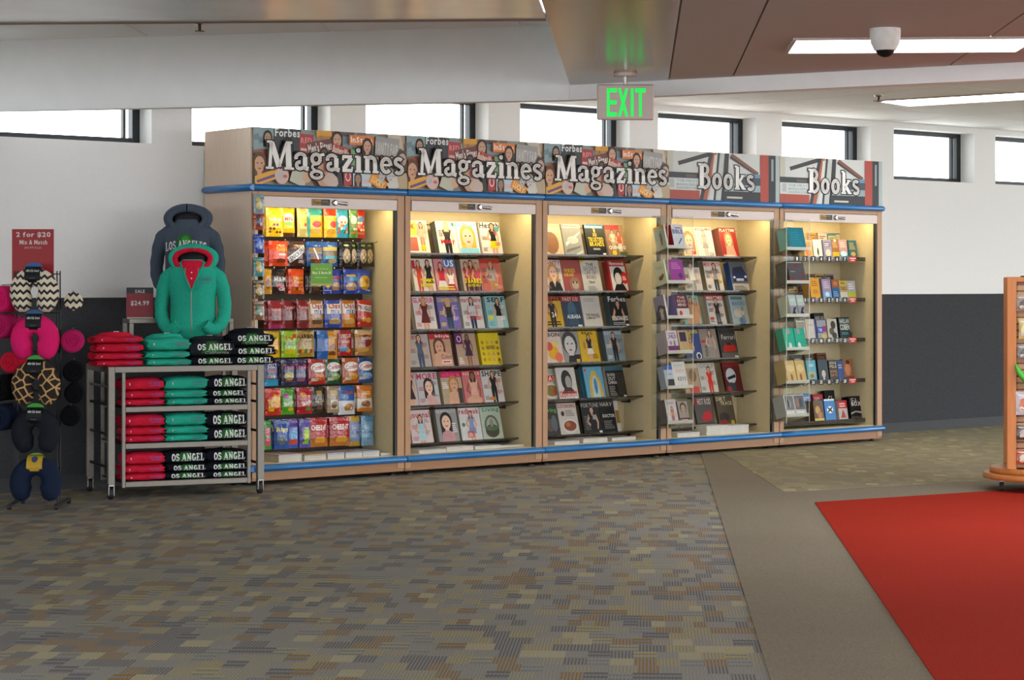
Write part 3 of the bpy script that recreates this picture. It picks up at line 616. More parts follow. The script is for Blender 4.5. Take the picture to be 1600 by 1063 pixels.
for u, (lab, hd) in enumerate(CAB):
    c = thing('display_cabinet', lab, 'cabinet', (u*UW, 0, 0), group='display cabinets along the wall')
    g = 0.004
    for x0, x1, inner in ((g, 0.055, 1), (UW-0.07, UW-g, -1)):
        m = MB(); m.bbox(x0, x1, 0, CD, 0.05, ZRU, 0.003); sp = m.build('side_post', 'wood', c)
        xi = x1+0.003 if inner > 0 else x0-0.003
        m = MB(); m.box(min(xi, xi-0.003*inner), max(xi, xi-0.003*inner), 0.03, 0.45, 0.15, 2.06); m.build('liner', 'cream', sp)
    m = MB(); m.box(0.055, UW-0.07, 0.45, 0.47, 0.1, 2.1); m.build('back_panel', 'cream' if u else 'peg', c)
    m = MB(); m.box(0.07, UW-0.085, 0.44, 0.45, 1.90, 1.905); m.build('back_seam', 'brown_trim', c)
    m = MB(); m.box(0.055, UW-0.07, 0.03, 0.45, 2.06, 2.08); m.build('inner_top', 'cream', c)
    m = MB(); m.box(0.055, UW-0.07, 0.01, 0.45, 0.13, 0.15); m.build('inner_floor', 'cream', c)
    m = MB(); m.bbox(g, UW-g, 0.004, CD, ZRU, CH, 0.003); m.build('header_box', 'wood_pale', c)
    ob('header_sign', hd, c, (UW/2, 0.003, 2.148))
    ob('blue_rail', RAIL, c, (0, 0.0, ZRU)); ob('blue_rail', RAIL, c, (0, 0.0, ZRL))
    m = MB(); m.bbox(0.055, UW-0.07, -0.001, 0.02, ZRU-0.055, ZRU-0.02, 0.002); m.build('top_strip', 'wood', c)
    m = MB(); m.bbox(0.06, UW-0.075, -0.006, 0.022, 1.985, ZRU-0.058, 0.003); va = m.build('valance', 'valance', c)
    ob('maker_plate', LPM, va, (UW*0.45-0.02, -0.007, 2.008))
    m = MB(); m.lathe([(0.022,0),(0.022,0.012),(0.014,0.02)], 16); k = m.build('lock', 'metal', va, (UW*0.45+0.1, -0.006, 2.03), (R(90),0,0))
    m = MB(); m.tube([(UW*0.45+0.11,-0.02,2.032),(UW*0.45+0.2,-0.026,2.024)], [0.008,0.014], 8); m.build('lever', 'metal', va)
    m = MB(); m.box(UW-0.09, UW-0.074, 0.004, 0.03, 0.15, 1.985); m.build('door_track', 'dark', c)
    m = MB(); m.bbox(g, UW-g, 0.006, CD-0.02, 0.03, ZRL-0.02, 0.003); m.build('plinth', 'wood_h', c)
    for x in (0.08, UW-0.08):
        for y in (0.06, CD-0.1):
            m = MB(); m.lathe([(0.03,0.0),(0.03,0.012),(0.012,0.016),(0.012,0.04)], 12, (x,y,0)); m.build('leveller_foot', 'dark', c)
    m = MB(); m.tube([(0.09,0.075,2.04),(UW-0.1,0.075,2.04)], 0.013, 10); m.build('lamp_tube', 'tube', c)
    L = bpy.data.lights.new('cabinet_lamp', 'AREA'); L.shape = 'RECTANGLE'; L.size = 1.1; L.size_y = 0.05; L.energy = CABLAMP; L.color = (1.0, 0.80, 0.44)
    lo = bpy.data.objects.new('cabinet_lamp', L); COL.objects.link(lo); lo.parent = c; lo.location = (UW/2, 0.075, 2.02); lo.rotation_euler = (R(22), 0, 0)
    if u in (1, 2, 3):
        for z in SHZ:
            m = MB(); x0, x1 = 0.062, UW-0.08; bz = 0.135*math.tan(TILT); ye = 0.34
            m.add([(x0,0.205,z),(x1,0.205,z),(x1,ye,z-bz),(x0,ye,z-bz),(x0,0.205,z-0.004),(x1,0.205,z-0.004),(x1,ye,z-bz-0.004),(x0,ye,z-bz-0.004)],
                  [(0,1,2,3),(7,6,5,4),(4,5,1,0),(5,6,2,1),(6,7,3,2),(7,4,0,3)]); sh = m.build('shelf', 'smoke', c)
            m = MB(); m.box(x0, x1, 0.201, 0.205, z-0.004, z+0.011); m.build('shelf_lip', 'smoke', sh)
            for xb in (x0+0.02, (x0+x1)/2, x1-0.03):
                m = MB(); m.box(xb, xb+0.012, ye, 0.449, z-bz-0.02, z-bz-0.004); m.build('shelf_bracket', 'dark', sh)
    if u == 4:
        for z in SH5:
            m = MB(); x0, x1 = 0.062, UW-0.08
            m.box(x0, x1, 0.14, 0.3, z-0.01, z); m.box(x0, x1, 0.29, 0.3, z, z+0.07); m.box(x0, x1, 0.3, 0.445, z+0.06, z+0.07); sh = m.build('shelf', 'peg', c)
            m = MB(); m.box(x0, x1, 0.134, 0.14, z-0.012, z+0.022); m.build('shelf_lip', 'smoke', sh)
    if u == 0 or u == 4:        # the bumpers turn round the end of the row
        x = -0.0 if u == 0 else UW
        for z in (ZRU, ZRL):
            rr = rail_mesh(0, CD+0.02, 's').build('end_rail', 'blue', c, (x, CD-0.02 if u == 0 else -0.0, z), (0,0,R(-90) if u == 0 else R(90)))
        m = MB(); xa = 0.0 if u == 0 else UW-0.004
        m.box(xa, xa+0.004, 0.01, CD, 2.15, CH-0.004); m.build('end_panel', 'wood_pale', c)
        m = MB(); m.box(xa, xa+0.004, 0.006, CD, 0.15, 2.096); m.build('end_panel', 'wood_pale', c)
    if u == 4:
        for x in (0.1, UW-0.12): pass

# ------------------------------------------------------------------ magazines
NTH = ['front', 'first', 'second', 'third', 'fourth', 'fifth', 'sixth', 'seventh', 'eighth', 'ninth', 'tenth']
ORD = ['top', 'second', 'third', 'fourth', 'fifth', 'lowest']
CABN = ['snack cabinet', 'second cabinet', 'third cabinet', 'fourth cabinet', 'fifth cabinet']
def slab_mesh(name, w, h, t, spine, front=None, pages='#ddd8cc'):
    """paper block with a coloured spine on its left; front None leaves the face to the cover print"""
    mb = MB()
    vs = [(0,0,0),(w,0,0),(w,t,0),(0,t,0),(0,0,h),(w,0,h),(w,t,h),(0,t,h)]
    for f, c in (((3,2,1,0),pages),((4,5,6,7),pages),((1,2,6,5),pages),((2,3,7,6),spine),((3,0,4,7),spine),((0,1,5,4),front or spine)): mb.add(vs, [f], c)
    return mb.mesh(name, 'print')
def cover_mesh(A, t=0.0):
    mb = MB(); bend = 0.003
    A.emit(mb, lambda u, v, l: (u*A.w, -0.0006-l*0.00016-bend*u*(1-v)*0, v*A.h))
    mb.add([(0,0,0),(0,0,A.h),(A.w,0,A.h),(A.w,0,0)], [(0,1,2,3)], '#d8d6d0')
    return mb.mesh('cover', 'print')
def place_mag(u, shelf, X, n, desc, short, bgc, fn, w=0.203, h=0.27, spine=None, t=0.0065, yaw=0.0, z=None, Y=0.214, tilt=TILT, cat='magazine', where=None, lift=0.0):
    A = Art(w, h, bgc); fn(A); sp = spine or bgc
    zz = SHZ[shelf] if z is None else z
    wh = where or '%s shelf, %s' % (ORD[shelf], CABN[u])
    rot = (-tilt, 0, yaw); zf = zz+lift+0.001-(Y-0.205)*math.tan(tilt)*(1 if lift == 0 else 0)
    m = thing(cat, '%s, %s' % (desc, wh), cat, (u*UW+X, Y, zf), rot)
    ob('cover', cover_mesh(A), m); ob('pages', slab_mesh('pages', w, h, t, sp), m)
    if n:
        me = slab_mesh(cat, w, h, t*0.94, sp, bgc)
        for k in range(1, n+1):
            jx = random.uniform(-0.002, 0.002); jz = 0
            o = ob(cat, me, None, (u*UW+X+jx, Y+k*t*math.cos(tilt), zf-k*t*math.sin(tilt)), rot)
            tag(o, '%s copy behind the %s %s, %s' % (NTH[k], short, cat, wh), cat, 'copies of the %s %s, %s' % (short, cat, wh))
SK, SK2, SK3 = '#c99a7e', '#8a5a40', '#dcb49a'
def T(A, s, c, x0=.05, x1=.95, y0=.84, y1=.97): A.text(s, x0, y0, x1, y1, c); return A
def blurb(A, cs, side=0, seed=1):
    rn = random.Random(seed)
    for k in range(4):
        y = .12+k*.17; x = .05 if (k+side) % 2 == 0 else .66
        A.lines(x, y, x+.29, y+.12, 3, cs[k % len(cs)], seed+k)
    return A
def mg(*a, **k): MAGS.append((a, k))
MAGS = []
# second cabinet
mg(1,0,0.205,3,'yellow and white celebrity magazine crowded with small photos','yellow celebrity','#e8dcc4',lambda A:(A.rect(.05,.55,.5,.95,'#d8d03a'),A.rect(.5,.6,.95,.9,'#c89a80'),A.person(.7,.1,.95,'#5a3a22',SK,'#c8a890','#b08a6a'),A.rect(.05,.1,.45,.5,'#c06a50'),A.ell(.7,.2,.12,.09,'#e0c020'),T(A,'OK','#c02030',.1,.4,.75,.9)))
mg(1,0,0.494,9,'white magazine with red script across a blonde woman in black','red-script','#dcd8cc',lambda A:(A.person(.5,-.25,.97,'#c8a860',SK3,'#16161a','#16161a'),A.text('Miley',.15,.3,.85,.46,'#b01c2c',ang=4),A.lines(.08,.55,.3,.75,4,'#555555'),A.ell(.85,.9,.07,.06,'#2a8a7a')),spine='#3a3a38')
mg(1,0,0.694,2,'pale blue magazine with a close-up of a golden-haired woman','golden-haired','#cfd9d8',lambda A:(A.face(.5,.55,.3,'#d0a040',SK3),T(A,'InTouch','#5fb4cc'),A.rect(.05,.05,.95,.2,'#86c3d4'),A.lines(.1,.22,.5,.3,2,'#d8d050')))
mg(1,0,0.924,5,'white magazine with black title, woman in yellow skirt','yellow-skirt','#d3cec4',lambda A:(T(A,'Health','#141414',.02,.98,.82,.99),A.person(.62,-.12,.97,'#4a2c1c',SK,'#161618','#c9bf1c',True),A.ell(.85,.78,.11,.08,'#3c9aa0'),blurb(A,['#9a7a60','#c06a58'],0,4)))
mg(1,1,0.260,3,'white magazine with women in swimsuits and yellow headline','swimsuit-photo','#d6cdbf',lambda A:(A.person(.3,.0,.95,'#6a4028',SK,'#c8442c','#c8442c'),A.person(.75,-.02,.97,'#2a1c16',SK,'#17161a','#17161a',True),A.text('YUMMY',.3,.3,.95,.42,'#e0c81c'),A.text('MOMMY',.3,.16,.9,.28,'#e0c81c'),A.rect(0,.7,.15,.95,'#b02440')))
mg(1,1,0.475,2,'pink and blue celebrity magazine with red and white dresses','pink-blue celebrity','#c77f88',lambda A:(A.rect(.45,.75,1,1,'#3a72b0'),T(A,'US','#e8e8ee',.5,.95,.78,.97),A.person(.3,-.2,.9,'#4a2c20',SK,'#c0283a','#d8d4d0',True),A.person(.72,-.25,.75,'#8a5a30',SK,'#e0dcd8','#b03040',True),A.lines(.05,.08,.9,.22,2,'#e4d24a')))
mg(1,1,0.739,9,'tabloid magazine with three women and a bold yellow headline','yellow-headline tabloid','#b9a48e',lambda A:(A.person(.25,-.1,.92,'#5a3420',SK,'#a83a3a','#50302a'),A.person(.52,-.1,.97,'#2a1a14',SK,'#b0402c','#40303a'),A.person(.8,-.15,.9,'#a07040',SK,'#c04a58','#584048'),A.text('3 BABIES',.08,.28,.95,.42,'#e3cf12'),A.text('ON THE WAY',.2,.17,.9,.25,'#e3cf12'),A.rect(0,0,1,.05,'#b02a4a')),spine='#8a8680')
mg(1,1,0.930,3,'salmon pink magazine with a woman in a grey shirt','salmon','#c96a5c',lambda A:(A.rect(0,.88,1,1,'#b83226'),A.person(.52,-.2,.95,'#8a5028',SK,'#a7a39c','#b98a60'),A.text('BEACH',.05,.42,.5,.52,'#5a4440'),A.rect(.6,.2,.75,.25,'#d8c830'),blurb(A,['#e0b0a4','#8f5a54'],1,6)))
mg(1,2,0.272,6,'white fashion magazine with pink title, woman in maroon dress','maroon-dress','#ccc4bf',lambda A:(T(A,'GLAMOUR','#d02a72',.03,.97,.82,.97),A.person(.5,-.1,.98,'#a8702c',SK,'#5a1a20','#5f1a1c',True),blurb(A,['#c05070','#6a5a58'],0,9)))
mg(1,2,0.507,4,'purple fashion magazine, blonde woman in black top and shorts','purple fashion','#6f62a0',lambda A:(T(A,'COSMOPOLITAN','#c8b83a',.02,.98,.84,.96),A.person(.5,-.15,.95,'#c79a48',SK,'#2a2624','#31425f'),blurb(A,['#d0c030','#c9b8d8'],0,12)))
mg(1,2,0.739,4,'white magazine with red title and woman in pale jacket','pale-jacket','#c5c2bf',lambda A:(T(A,'marie claire','#c03038',.03,.97,.83,.97),A.person(.5,-.1,.97,'#2a2220',SK,'#b9bec4','#1f2a52'),A.text('HOT',.25,.44,.75,.54,'#c24038',False),A.text('FASHION',.2,.31,.95,.42,'#c24038',False),blurb(A,['#6a6460','#c06058'],0,3)))
mg(1,2,0.982,5,'turquoise fitness magazine with heavy black title','turquoise fitness','#8fb9bd',lambda A:(T(A,'SELF','#17181a',.1,.98,.83,.97),A.person(.6,-.1,.95,'#20160f',SK,'#17181c','#c7c9c6'),A.rect(.05,.3,.3,.42,'#c9c430'),blurb(A,['#3c98a8','#dfe6e4'],0,15)))
mg(1,3,0.217,2,'grey magazine with a woman in a denim jacket','denim-jacket','#a8a19b',lambda A:(A.person(.55,-.1,.98,'#4a2a1c',SK,'#4a5a70','#3a4a62'),A.text('LUCKY',.05,.85,.45,.96,'#b0402c'),blurb(A,['#6f6862','#8a5a50'],0,18)))
mg(1,3,0.432,3,'tan magazine with red title bar and bare-shouldered woman','red-bar','#b58d74',lambda A:(A.rect(0,.84,1,1,'#b02430'),A.text('InStyle',.3,.87,.97,.98,'#e0d4cc'),A.face(.42,.62,.22,'#5f3a22',SK),A.poly([(.1,.05),(.15,.4),(.5,.5),(.9,.38),(.95,.05)],SK),A.text('Color',.45,.26,.95,.4,'#20161a',False),A.rect(.45,.12,.9,.22,'#d8d0cc'),A.rect(.5,.15,.85,.19,'#b02a44')))
mg(1,3,0.682,4,'tan magazine with purple corner and woman in dark purple dress','purple-corner','#a88e78',lambda A:(A.rect(0,.68,.36,1,'#5f1a5a'),A.text('O',.08,.74,.3,.94,'#d8c8d4',False),A.person(.58,.05,.97,'#2a1a16',SK2,'#3a2038','#3a2038',True),A.lines(.06,.1,.3,.3,4,'#e0d6c8')),spine='#4a1a48')
mg(1,3,0.917,5,'bright yellow magazine covered with small toy pictures','bright yellow','#d2bc1e',lambda A:([A.ell(.15+.24*(k%4),.2+.17*(k//4),.07,.055,['#a8842c','#8a6a30','#c49a70','#c9a018'][(k*3)%4]) for k in range(16)],A.text('GOODS',.3,.52,.75,.62,'#4a4018'),A.text('Q',.8,.06,.95,.2,'#1c1a14')))
mg(1,4,0.217-.09,1,'dark sliver of a magazine with a woman in dark dress','dark-dress','#b5aaa4',lambda A:(A.person(.6,-.1,.98,'#1a1412',SK,'#2c1418','#2c1418',True),T(A,'W','#c04028',.6,.95,.8,.97)))
mg(1,4,0.303,3,'grey magazine with pink title and smiling dark-haired woman','pink-title','#b3b0ae',lambda A:(T(A,'MORE','#b8305a',.03,.97,.8,.97),A.face(.55,.58,.2,'#1c1416',SK3),A.poly([(.35,0),(.4,.32),(.75,.32),(.95,0)],'#c69a94'),blurb(A,['#b04a6a','#6a6a6e'],0,21)))
mg(1,4,0.538,6,'magazine with hot pink title block and a golden-haired woman','hot-pink-block','#a8977e',lambda A:(A.rect(0,.82,1,1,'#b01c50'),A.text('allure',.1,.85,.95,.98,'#e03a70'),A.face(.6,.62,.2,'#a8742c',SK),A.poly([(.25,0),(.3,.35),(.6,.45),(.9,.3),(.95,0)],SK),A.lines(.05,.5,.35,.7,4,'#e4dcd0'),A.rect(.75,.05,.97,.5,'#3a302c')))
mg(1,4,0.751,2,'pink magazine with a seated woman in soft colours','soft pink','#c06a6c',lambda A:(A.rect(0,.85,1,1,'#b83a4a'),A.text('essence',.05,.87,.95,.97,'#d8b0a8'),A.person(.55,-.35,.97,'#241814',SK2,'#d0a08a','#c9947c'),A.ell(.5,.12,.4,.14,'#c89a80')))
mg(1,4,0.943,4,'white fitness magazine, woman in black swimsuit','black-swimsuit','#c2bfba',lambda A:(T(A,'SHAPE','#18181a',.04,.98,.82,.98),A.person(.55,-.05,.97,'#1a1210',SK,'#161416','#161416'),A.rect(.3,.1,.5,.2,'#d07a20'),blurb(A,['#5a5654','#a05a48'],0,24)))
mg(1,5,0.236,2,'pale pink magazine with a woman in a light blue dress','light-blue-dress','#cbb8b4',lambda A:(T(A,'Journal','#a8405a',.02,.98,.78,.95),A.person(.5,-.2,.85,'#5a2c20',SK,'#9fc0c8','#a9c6cc',True),blurb(A,['#b06a78','#7a8a90'],0,27)))
mg(1,5,0.494,5,'grey magazine with a woman with long dark hair in pink','long-dark-hair','#8c8a88',lambda A:(T(A,'NEWBEAUTY','#bdbab6',.02,.98,.88,.97),A.face(.45,.62,.23,'#211615',SK3),A.poly([(.15,0),(.2,.3),(.45,.38),(.75,.3),(.85,0)],'#b98a8c'),A.lines(.7,.3,.95,.6,5,'#d0ccc8')))
mg(1,5,0.720,2,'white magazine with red title and woman in blue dress','blue-dress','#c6c4c0',lambda A:(T(A,'redbook','#b82030',.02,.98,.82,.98),A.person(.55,-.05,.9,'#5f3a24',SK,'#7f8cb0','#7483ac',True),A.rect(.3,.12,.6,.3,'#b84a3a'),A.lines(.33,.15,.57,.27,3,'#e8d8c8'),A.ell(.15,.5,.08,.06,'#4a7a4a')))
mg(1,5,0.930,6,'pale green magazine with teal title and a leafy nest','leafy-nest','#a8b3a0',lambda A:(T(A,'Living','#2f8a7c',.15,.95,.83,.98),A.ell(.5,.42,.36,.34,'#5a6650'),A.ell(.5,.44,.26,.25,'#9aa490'),A.ell(.5,.28,.34,.2,'#45402c'),A.ell(.5,.36,.3,.08,'#4a6a3a'),A.ell(.5,.52,.09,.12,'#8a8078'),A.ell(.35,.35,.06,.05,'#6a5a78')))
# third cabinet
mg(2,0,0.212,2,'tan travel magazine at the left of the row','tan travel','#cbb08c',lambda A:(A.ell(.4,.4,.4,.35,'#8a5f3c'),A.lines(.1,.75,.9,.9,2,'#e8d8b8')))
mg(2,0,0.429,10,'silver-grey magazine in a shiny sleeve with thick pile','silver-grey','#8f8f88',lambda A:(A.rect(0,.88,1,1,'#c4c4bc'),A.text('Robb Report',.04,.9,.96,.98,'#5a5a56'),A.poly([(.1,.3),(.9,.7),(.95,.78),(.1,.42)],'#c9cac2'),A.poly([(.05,.1),(.8,.25),(.9,.33),(.1,.2)],'#6a6a64'),A.ell(.5,.5,.3,.12,'#b5b6ae'),A.poly([(.4,.0),(.95,.2),(.95,.1),(.6,0)],'#b9bab2')),spine='#b5b2a6')
mg(2,0,0.678,2,'black business magazine with bold yellow headline','yellow-headline','#15181c',lambda A:(A.rect(0,.88,1,1,'#3c86b0'),A.text('Entrepreneur',.03,.88,.97,.98,'#e8ece8'),A.text('TRUSTED',.1,.46,.92,.6,'#e0c020'),A.text('BRANDS',.15,.32,.92,.45,'#e0c020'),A.text('10',.4,.62,.6,.74,'#c8a848'),A.ell(.5,.82,.05,.08,'#d8b848'),A.lines(.3,.2,.7,.27,2,'#c8c8c4'),A.rect(.78,.03,.95,.1,'#d0d0cc')),spine='#202428')
mg(2,0,0.903,5,'sports magazine with red band and players','red-band sports','#8c6a50',lambda A:(A.rect(0,.85,.75,1,'#a8202a'),A.person(.35,.1,.85,'#2a1c14',SK,'#c4b8a4','#a89878',long=False),A.person(.68,.05,.8,'#3a2a1c',SK,'#b0523a','#c9bfa8',long=False),A.text('QUEHERO',.05,.2,.95,.34,'#e6e0d2'),A.ell(.3,.1,.12,.09,'#d8b81c'),A.rect(.6,0,1,.15,'#4a5a2a')),spine='#9a8a78')
mg(2,1,0.232,2,'white magazine with a blonde woman in a low black top','low-black-top','#c8beb4',lambda A:(T(A,'VANITY','#b83a44',.02,.98,.85,.98),A.face(.5,.62,.22,'#b98a4c',SK3),A.poly([(.1,0),(.2,.3),(.4,.35),(.5,.15),(.6,.35),(.8,.3),(.95,0)],'#1a1a1e'),blurb(A,['#a05a50','#7a7068'],0,30)))
mg(2,1,0.423,2,'dull red magazine with yellow lettering and a monkey-like face','dull red','#94453f',lambda A:(A.text('WIRED',.1,.62,.7,.74,'#d0b020'),A.text('DEAD',.1,.5,.6,.6,'#d0b020'),A.ell(.6,.25,.3,.22,'#8a6a54'),A.ell(.6,.22,.18,.12,'#b59a84'),A.ell(.52,.3,.04,.03,'#201814'),A.ell(.68,.3,.04,.03,'#201814')))
mg(2,1,0.629,8,'white magazine with lines of handwritten grey text','handwritten','#bcb8b0',lambda A:(A.text('THE',.3,.82,.7,.92,'#5a5854'),A.text('SECRET',.15,.68,.85,.8,'#5a5854',False),A.text('LIFE OF',.2,.55,.8,.66,'#5a5854',False),A.text('BOOKS',.25,.42,.75,.53,'#5a5854'),A.text('New',.35,.28,.65,.36,'#3a3836'),A.lines(.25,.06,.75,.2,3,'#7a7874'),A.poly([(0,.9),(.3,1),(0,1)],'#c8a820')),spine='#222220')
mg(2,1,0.932,9,'red-framed news magazine with a black and white portrait','red-framed news','#a82228',lambda A:(A.rect(.08,.05,.92,.82,'#d0cec8'),A.text('Newsweek',.1,.86,.9,.97,'#e4dcd6'),A.ell(.5,.5,.28,.3,'#1f1f20'),A.ell(.46,.42,.18,.2,'#c6c4be'),A.poly([(.15,.05),(.3,.25),(.7,.25),(.85,.05)],'#18181a'),A.ell(.8,.45,.17,.2,'#b8262a'),A.lines(.7,.38,.9,.52,3,'#e8dcd6')),spine='#a83a3c')
mg(2,2,0.225,2,'yellow and black sports magazine with number 24','number-24','#b8941c',lambda A:(A.person(.45,-.1,.95,'#1a1410',SK2,'#1c1a18','#1c1a18',long=False),A.text('24',.4,.35,.65,.5,'#e0d8c0'),A.rect(0,.85,1,1,'#3a2c10'),A.text('ESPN',.1,.87,.9,.98,'#c03020'),A.lines(.05,.1,.9,.25,2,'#20180c')))
mg(2,2,0.423,4,'dark blue magazine with a red border','red-border','#27384a',lambda A:(A.rect(0,.82,1,1,'#8a2a2c'),A.text('FAST CO',.1,.85,.9,.96,'#c0b0a8'),A.ell(.5,.55,.22,.28,'#3a5a70'),A.poly([(.25,.1),(.4,.5),(.6,.5),(.8,.1)],'#2c465a'),A.text('ALIBABA',.2,.3,.9,.42,'#c8ccd0'),A.rect(.7,.02,.92,.1,'#c8c8c4')),spine='#a5161c')
mg(2,2,0.636,6,'plain white business magazine with short black headline','plain white business','#b9b5ac',lambda A:(A.text('THE PERSIST',.15,.36,.85,.44,'#1f1e1c'),A.text('COMPANY',.15,.27,.7,.34,'#1f1e1c'),A.ell(.8,.36,.1,.06,'#8a8780'),A.lines(.15,.82,.75,.95,2,'#9a978e')),spine='#5f6f88')
mg(2,2,0.932,8,'dark business magazine with white title and man in suit','dark suit','#20242a',lambda A:(T(A,'Forbes','#d8d8d4',.03,.97,.82,.98),A.person(.5,-.35,.85,'#241a14',SK,'#15171c','#15171c',long=False),A.text('BILLIONAIRES',.08,.22,.95,.36,'#d4d4d0'),A.lines(.1,.08,.8,.18,2,'#a0a4a8'),A.rect(.78,.02,.95,.1,'#d0d0cc')),spine='#5a6a70')
mg(2,3,0.219,2,'white magazine of bright fruit ice and drinks','fruit ice','#c9b8ac',lambda A:(A.ell(.5,.35,.3,.22,'#d8a020'),A.ell(.3,.55,.2,.14,'#c8503a'),A.ell(.75,.2,.2,.16,'#d06a50'),A.ell(.2,.88,.14,.09,'#c03028'),A.ell(.65,.62,.16,.1,'#d8c060'),T(A,'BON','#2a2420',.3,.95,.85,.97)))
mg(2,3,0.423,2,'black and white magazine with a close-up face','close-up face','#8c8a86',lambda A:(A.face(.45,.6,.32,'#3a3836','#c0beba',False),A.poly([(.2,0),(.3,.25),(.7,.25),(.95,0)],'#232323'),A.rect(.6,.02,.97,.28,'#1c1c1e'),A.rect(.7,.04,.9,.14,'#c09a28')))
mg(2,3,0.609,7,'yellow magazine with a dancer in a white skirt','yellow dancer','#c9a51e',lambda A:(A.person(.52,.02,.9,'#1c1714',SK,'#1c1a18','#d8d0c0',True),A.text('REAL',.2,.9,.8,.98,'#3a3010'),A.ell(.25,.55,.06,.12,'#a88410'),A.lines(.6,.15,.92,.3,3,'#6a5408')))
mg(2,3,0.889,8,'grey-blue magazine with a man in a dark suit','grey-blue suit','#7f9096',lambda A:(T(A,'ESQUIRE','#b5c0c4',.05,.95,.85,.97),A.person(.5,-.05,.95,'#1a1614',SK,'#22242c','#20222a',long=False),blurb(A,['#c9d0d2','#5a686e'],0,33)),spine='#5a6264')
mg(2,4,0.219,2,'food magazine with a red band and salad plate','red-band food','#b0a494',lambda A:(A.rect(0,.62,1,.8,'#c03018'),A.text('FAST',.3,.64,.95,.78,'#e0d0c0'),A.ell(.5,.32,.42,.24,'#c9c4bc'),A.ell(.5,.33,.34,.18,'#8a6a34'),A.ell(.4,.36,.1,.06,'#5a7a30'),A.ell(.6,.3,.1,.06,'#b84a2c'),A.ell(.6,.9,.2,.07,'#8a9a98')))
mg(2,4,0.368,3,'white magazine with dark profile and big red headline','big-red-headline','#bfbab4',lambda A:(A.ell(.5,.6,.28,.33,'#26241f'),A.ell(.58,.55,.16,.2,'#9a948c'),A.poly([(.15,.2),(.4,.4),(.7,.38),(.9,.2)],'#35332f'),A.text('CREATIVITY',.03,.1,.97,.28,'#c82a14'),A.rect(.8,.02,.95,.09,'#e0e0dc')))
mg(2,4,0.664,9,'sky blue magazine with a yellow arch drawing','yellow-arch','#5f9db4',lambda A:(A.poly([(.2,.05),(.25,.55),(.45,.88),(.6,.88),(.85,.5),(.9,.05)],'#c9a440'),A.poly([(.35,.05),(.38,.5),(.5,.72),(.6,.72),(.72,.48),(.75,.05)],'#a9c3c6'),A.ell(.55,.4,.09,.25,'#4a7a98'),A.ell(.1,.9,.06,.05,'#c03040')),spine='#2f6f8a')
mg(2,4,0.903,8,'black magazine with columns of white headlines','white-headline','#1c1b1b',lambda A:(A.rect(0,.86,1,1,'#39606f'),A.text('DOWN',.08,.68,.5,.78,'#c8c4bc'),A.text('OUT',.08,.56,.5,.66,'#c8c4bc'),A.text('CHINA',.08,.44,.55,.54,'#c8c4bc'),A.lines(.08,.08,.5,.4,6,'#8a8680'),A.rect(.55,.1,.95,.8,'#3a332e'),A.rect(.8,.02,.95,.08,'#d8d8d4')),spine='#c0bcb2')
mg(2,5,0.219,2,'dark magazine with green letters and a dim photo','green-letter','#2c2826',lambda A:(A.text('Living',.1,.72,.95,.88,'#5a9a30'),A.ell(.4,.35,.3,.2,'#5a4438'),A.ell(.7,.4,.2,.25,'#4f5a60')))
mg(2,5,0.381,2,'white food magazine with a plate of glazed pastry','glazed-pastry','#b8b0a6',lambda A:(T(A,'COOKING','#a02c30',.04,.96,.86,.97),A.ell(.55,.3,.4,.22,'#c4beb6'),A.ell(.55,.3,.33,.16,'#7a3c20'),A.ell(.45,.34,.12,.07,'#a86030'),A.ell(.25,.68,.09,.08,'#3a1c14'),A.lines(.4,.6,.9,.8,4,'#7a726c')))
mg(2,5,0.636,3,'black business magazine with pale serif title','pale-serif','#17171a',lambda A:(T(A,'FORTUNE','#8f8c86',.03,.97,.84,.97),A.person(.55,-.3,.85,'#241c18',SK,'#101114','#101114',long=False),A.lines(.08,.15,.4,.6,7,'#5f5d5a'),A.rect(.55,.45,.75,.6,'#8f9294'),A.rect(.8,.03,.96,.1,'#c8c8c4')))
mg(2,5,0.840,5,'black magazine with white DOCTOR headline at row end','doctor headline','#161617',lambda A:(T(A,'HARV','#aaa69e',.05,.7,.85,.97),A.text('DOCTOR',.1,.5,.75,.6,'#d0ccc4'),A.lines(.12,.15,.7,.42,5,'#7a7874'),A.rect(.78,0,1,1,'#b8b4aa'),A.rect(.8,.3,1,.7,'#8a6a34')))
# fourth cabinet
mg(3,0,0.416,3,'cream magazine with a glamorous woman','cream glamour','#d8c8a4',lambda A:(A.face(.5,.55,.26,'#a8743c',SK3),A.poly([(.1,0),(.25,.25),(.75,.25),(.9,0)],'#c9b090'),A.rect(.55,.1,.85,.2,'#c0342c')))
mg(3,0,0.583,7,'white magazine with a slim grey figure','slim grey figure','#d6d0c0',lambda A:(A.person(.5,.05,.9,'#8a8276','#b5ab9c','#a7a196','#9a9488',True),T(A,'ESQUIRE','#6a5c50',.05,.95,.87,.97),A.text('01',.65,.05,.9,.18,'#8a8274',False)))
mg(3,0,0.876,9,'red magazine with a seated woman, thick pile beside it','red thick-pile','#9c2420',lambda A:(A.rect(0,.85,1,1,'#8a1c1c'),A.text('PLAYTIME',.05,.87,.95,.97,'#d8ccc0'),A.face(.5,.62,.2,'#a87a3c',SK3),A.poly([(.2,.02),(.3,.4),(.7,.4),(.85,.02)],'#c89478'),A.text('SISTERS',.05,.03,.7,.1,'#e0d4c8')),spine='#a86a60',t=0.009)
mg(3,1,0.431,3,'white magazine with a man in a white tank top','white-tank','#b9b2a6',lambda A:(A.rect(0,.8,1,1,'#2c2a28'),A.person(.5,-.15,.95,'#2a1c14',SK,'#d8d4cc','#8a8478',long=False),blurb(A,['#2a2826','#8a7a6a'],0,36)))
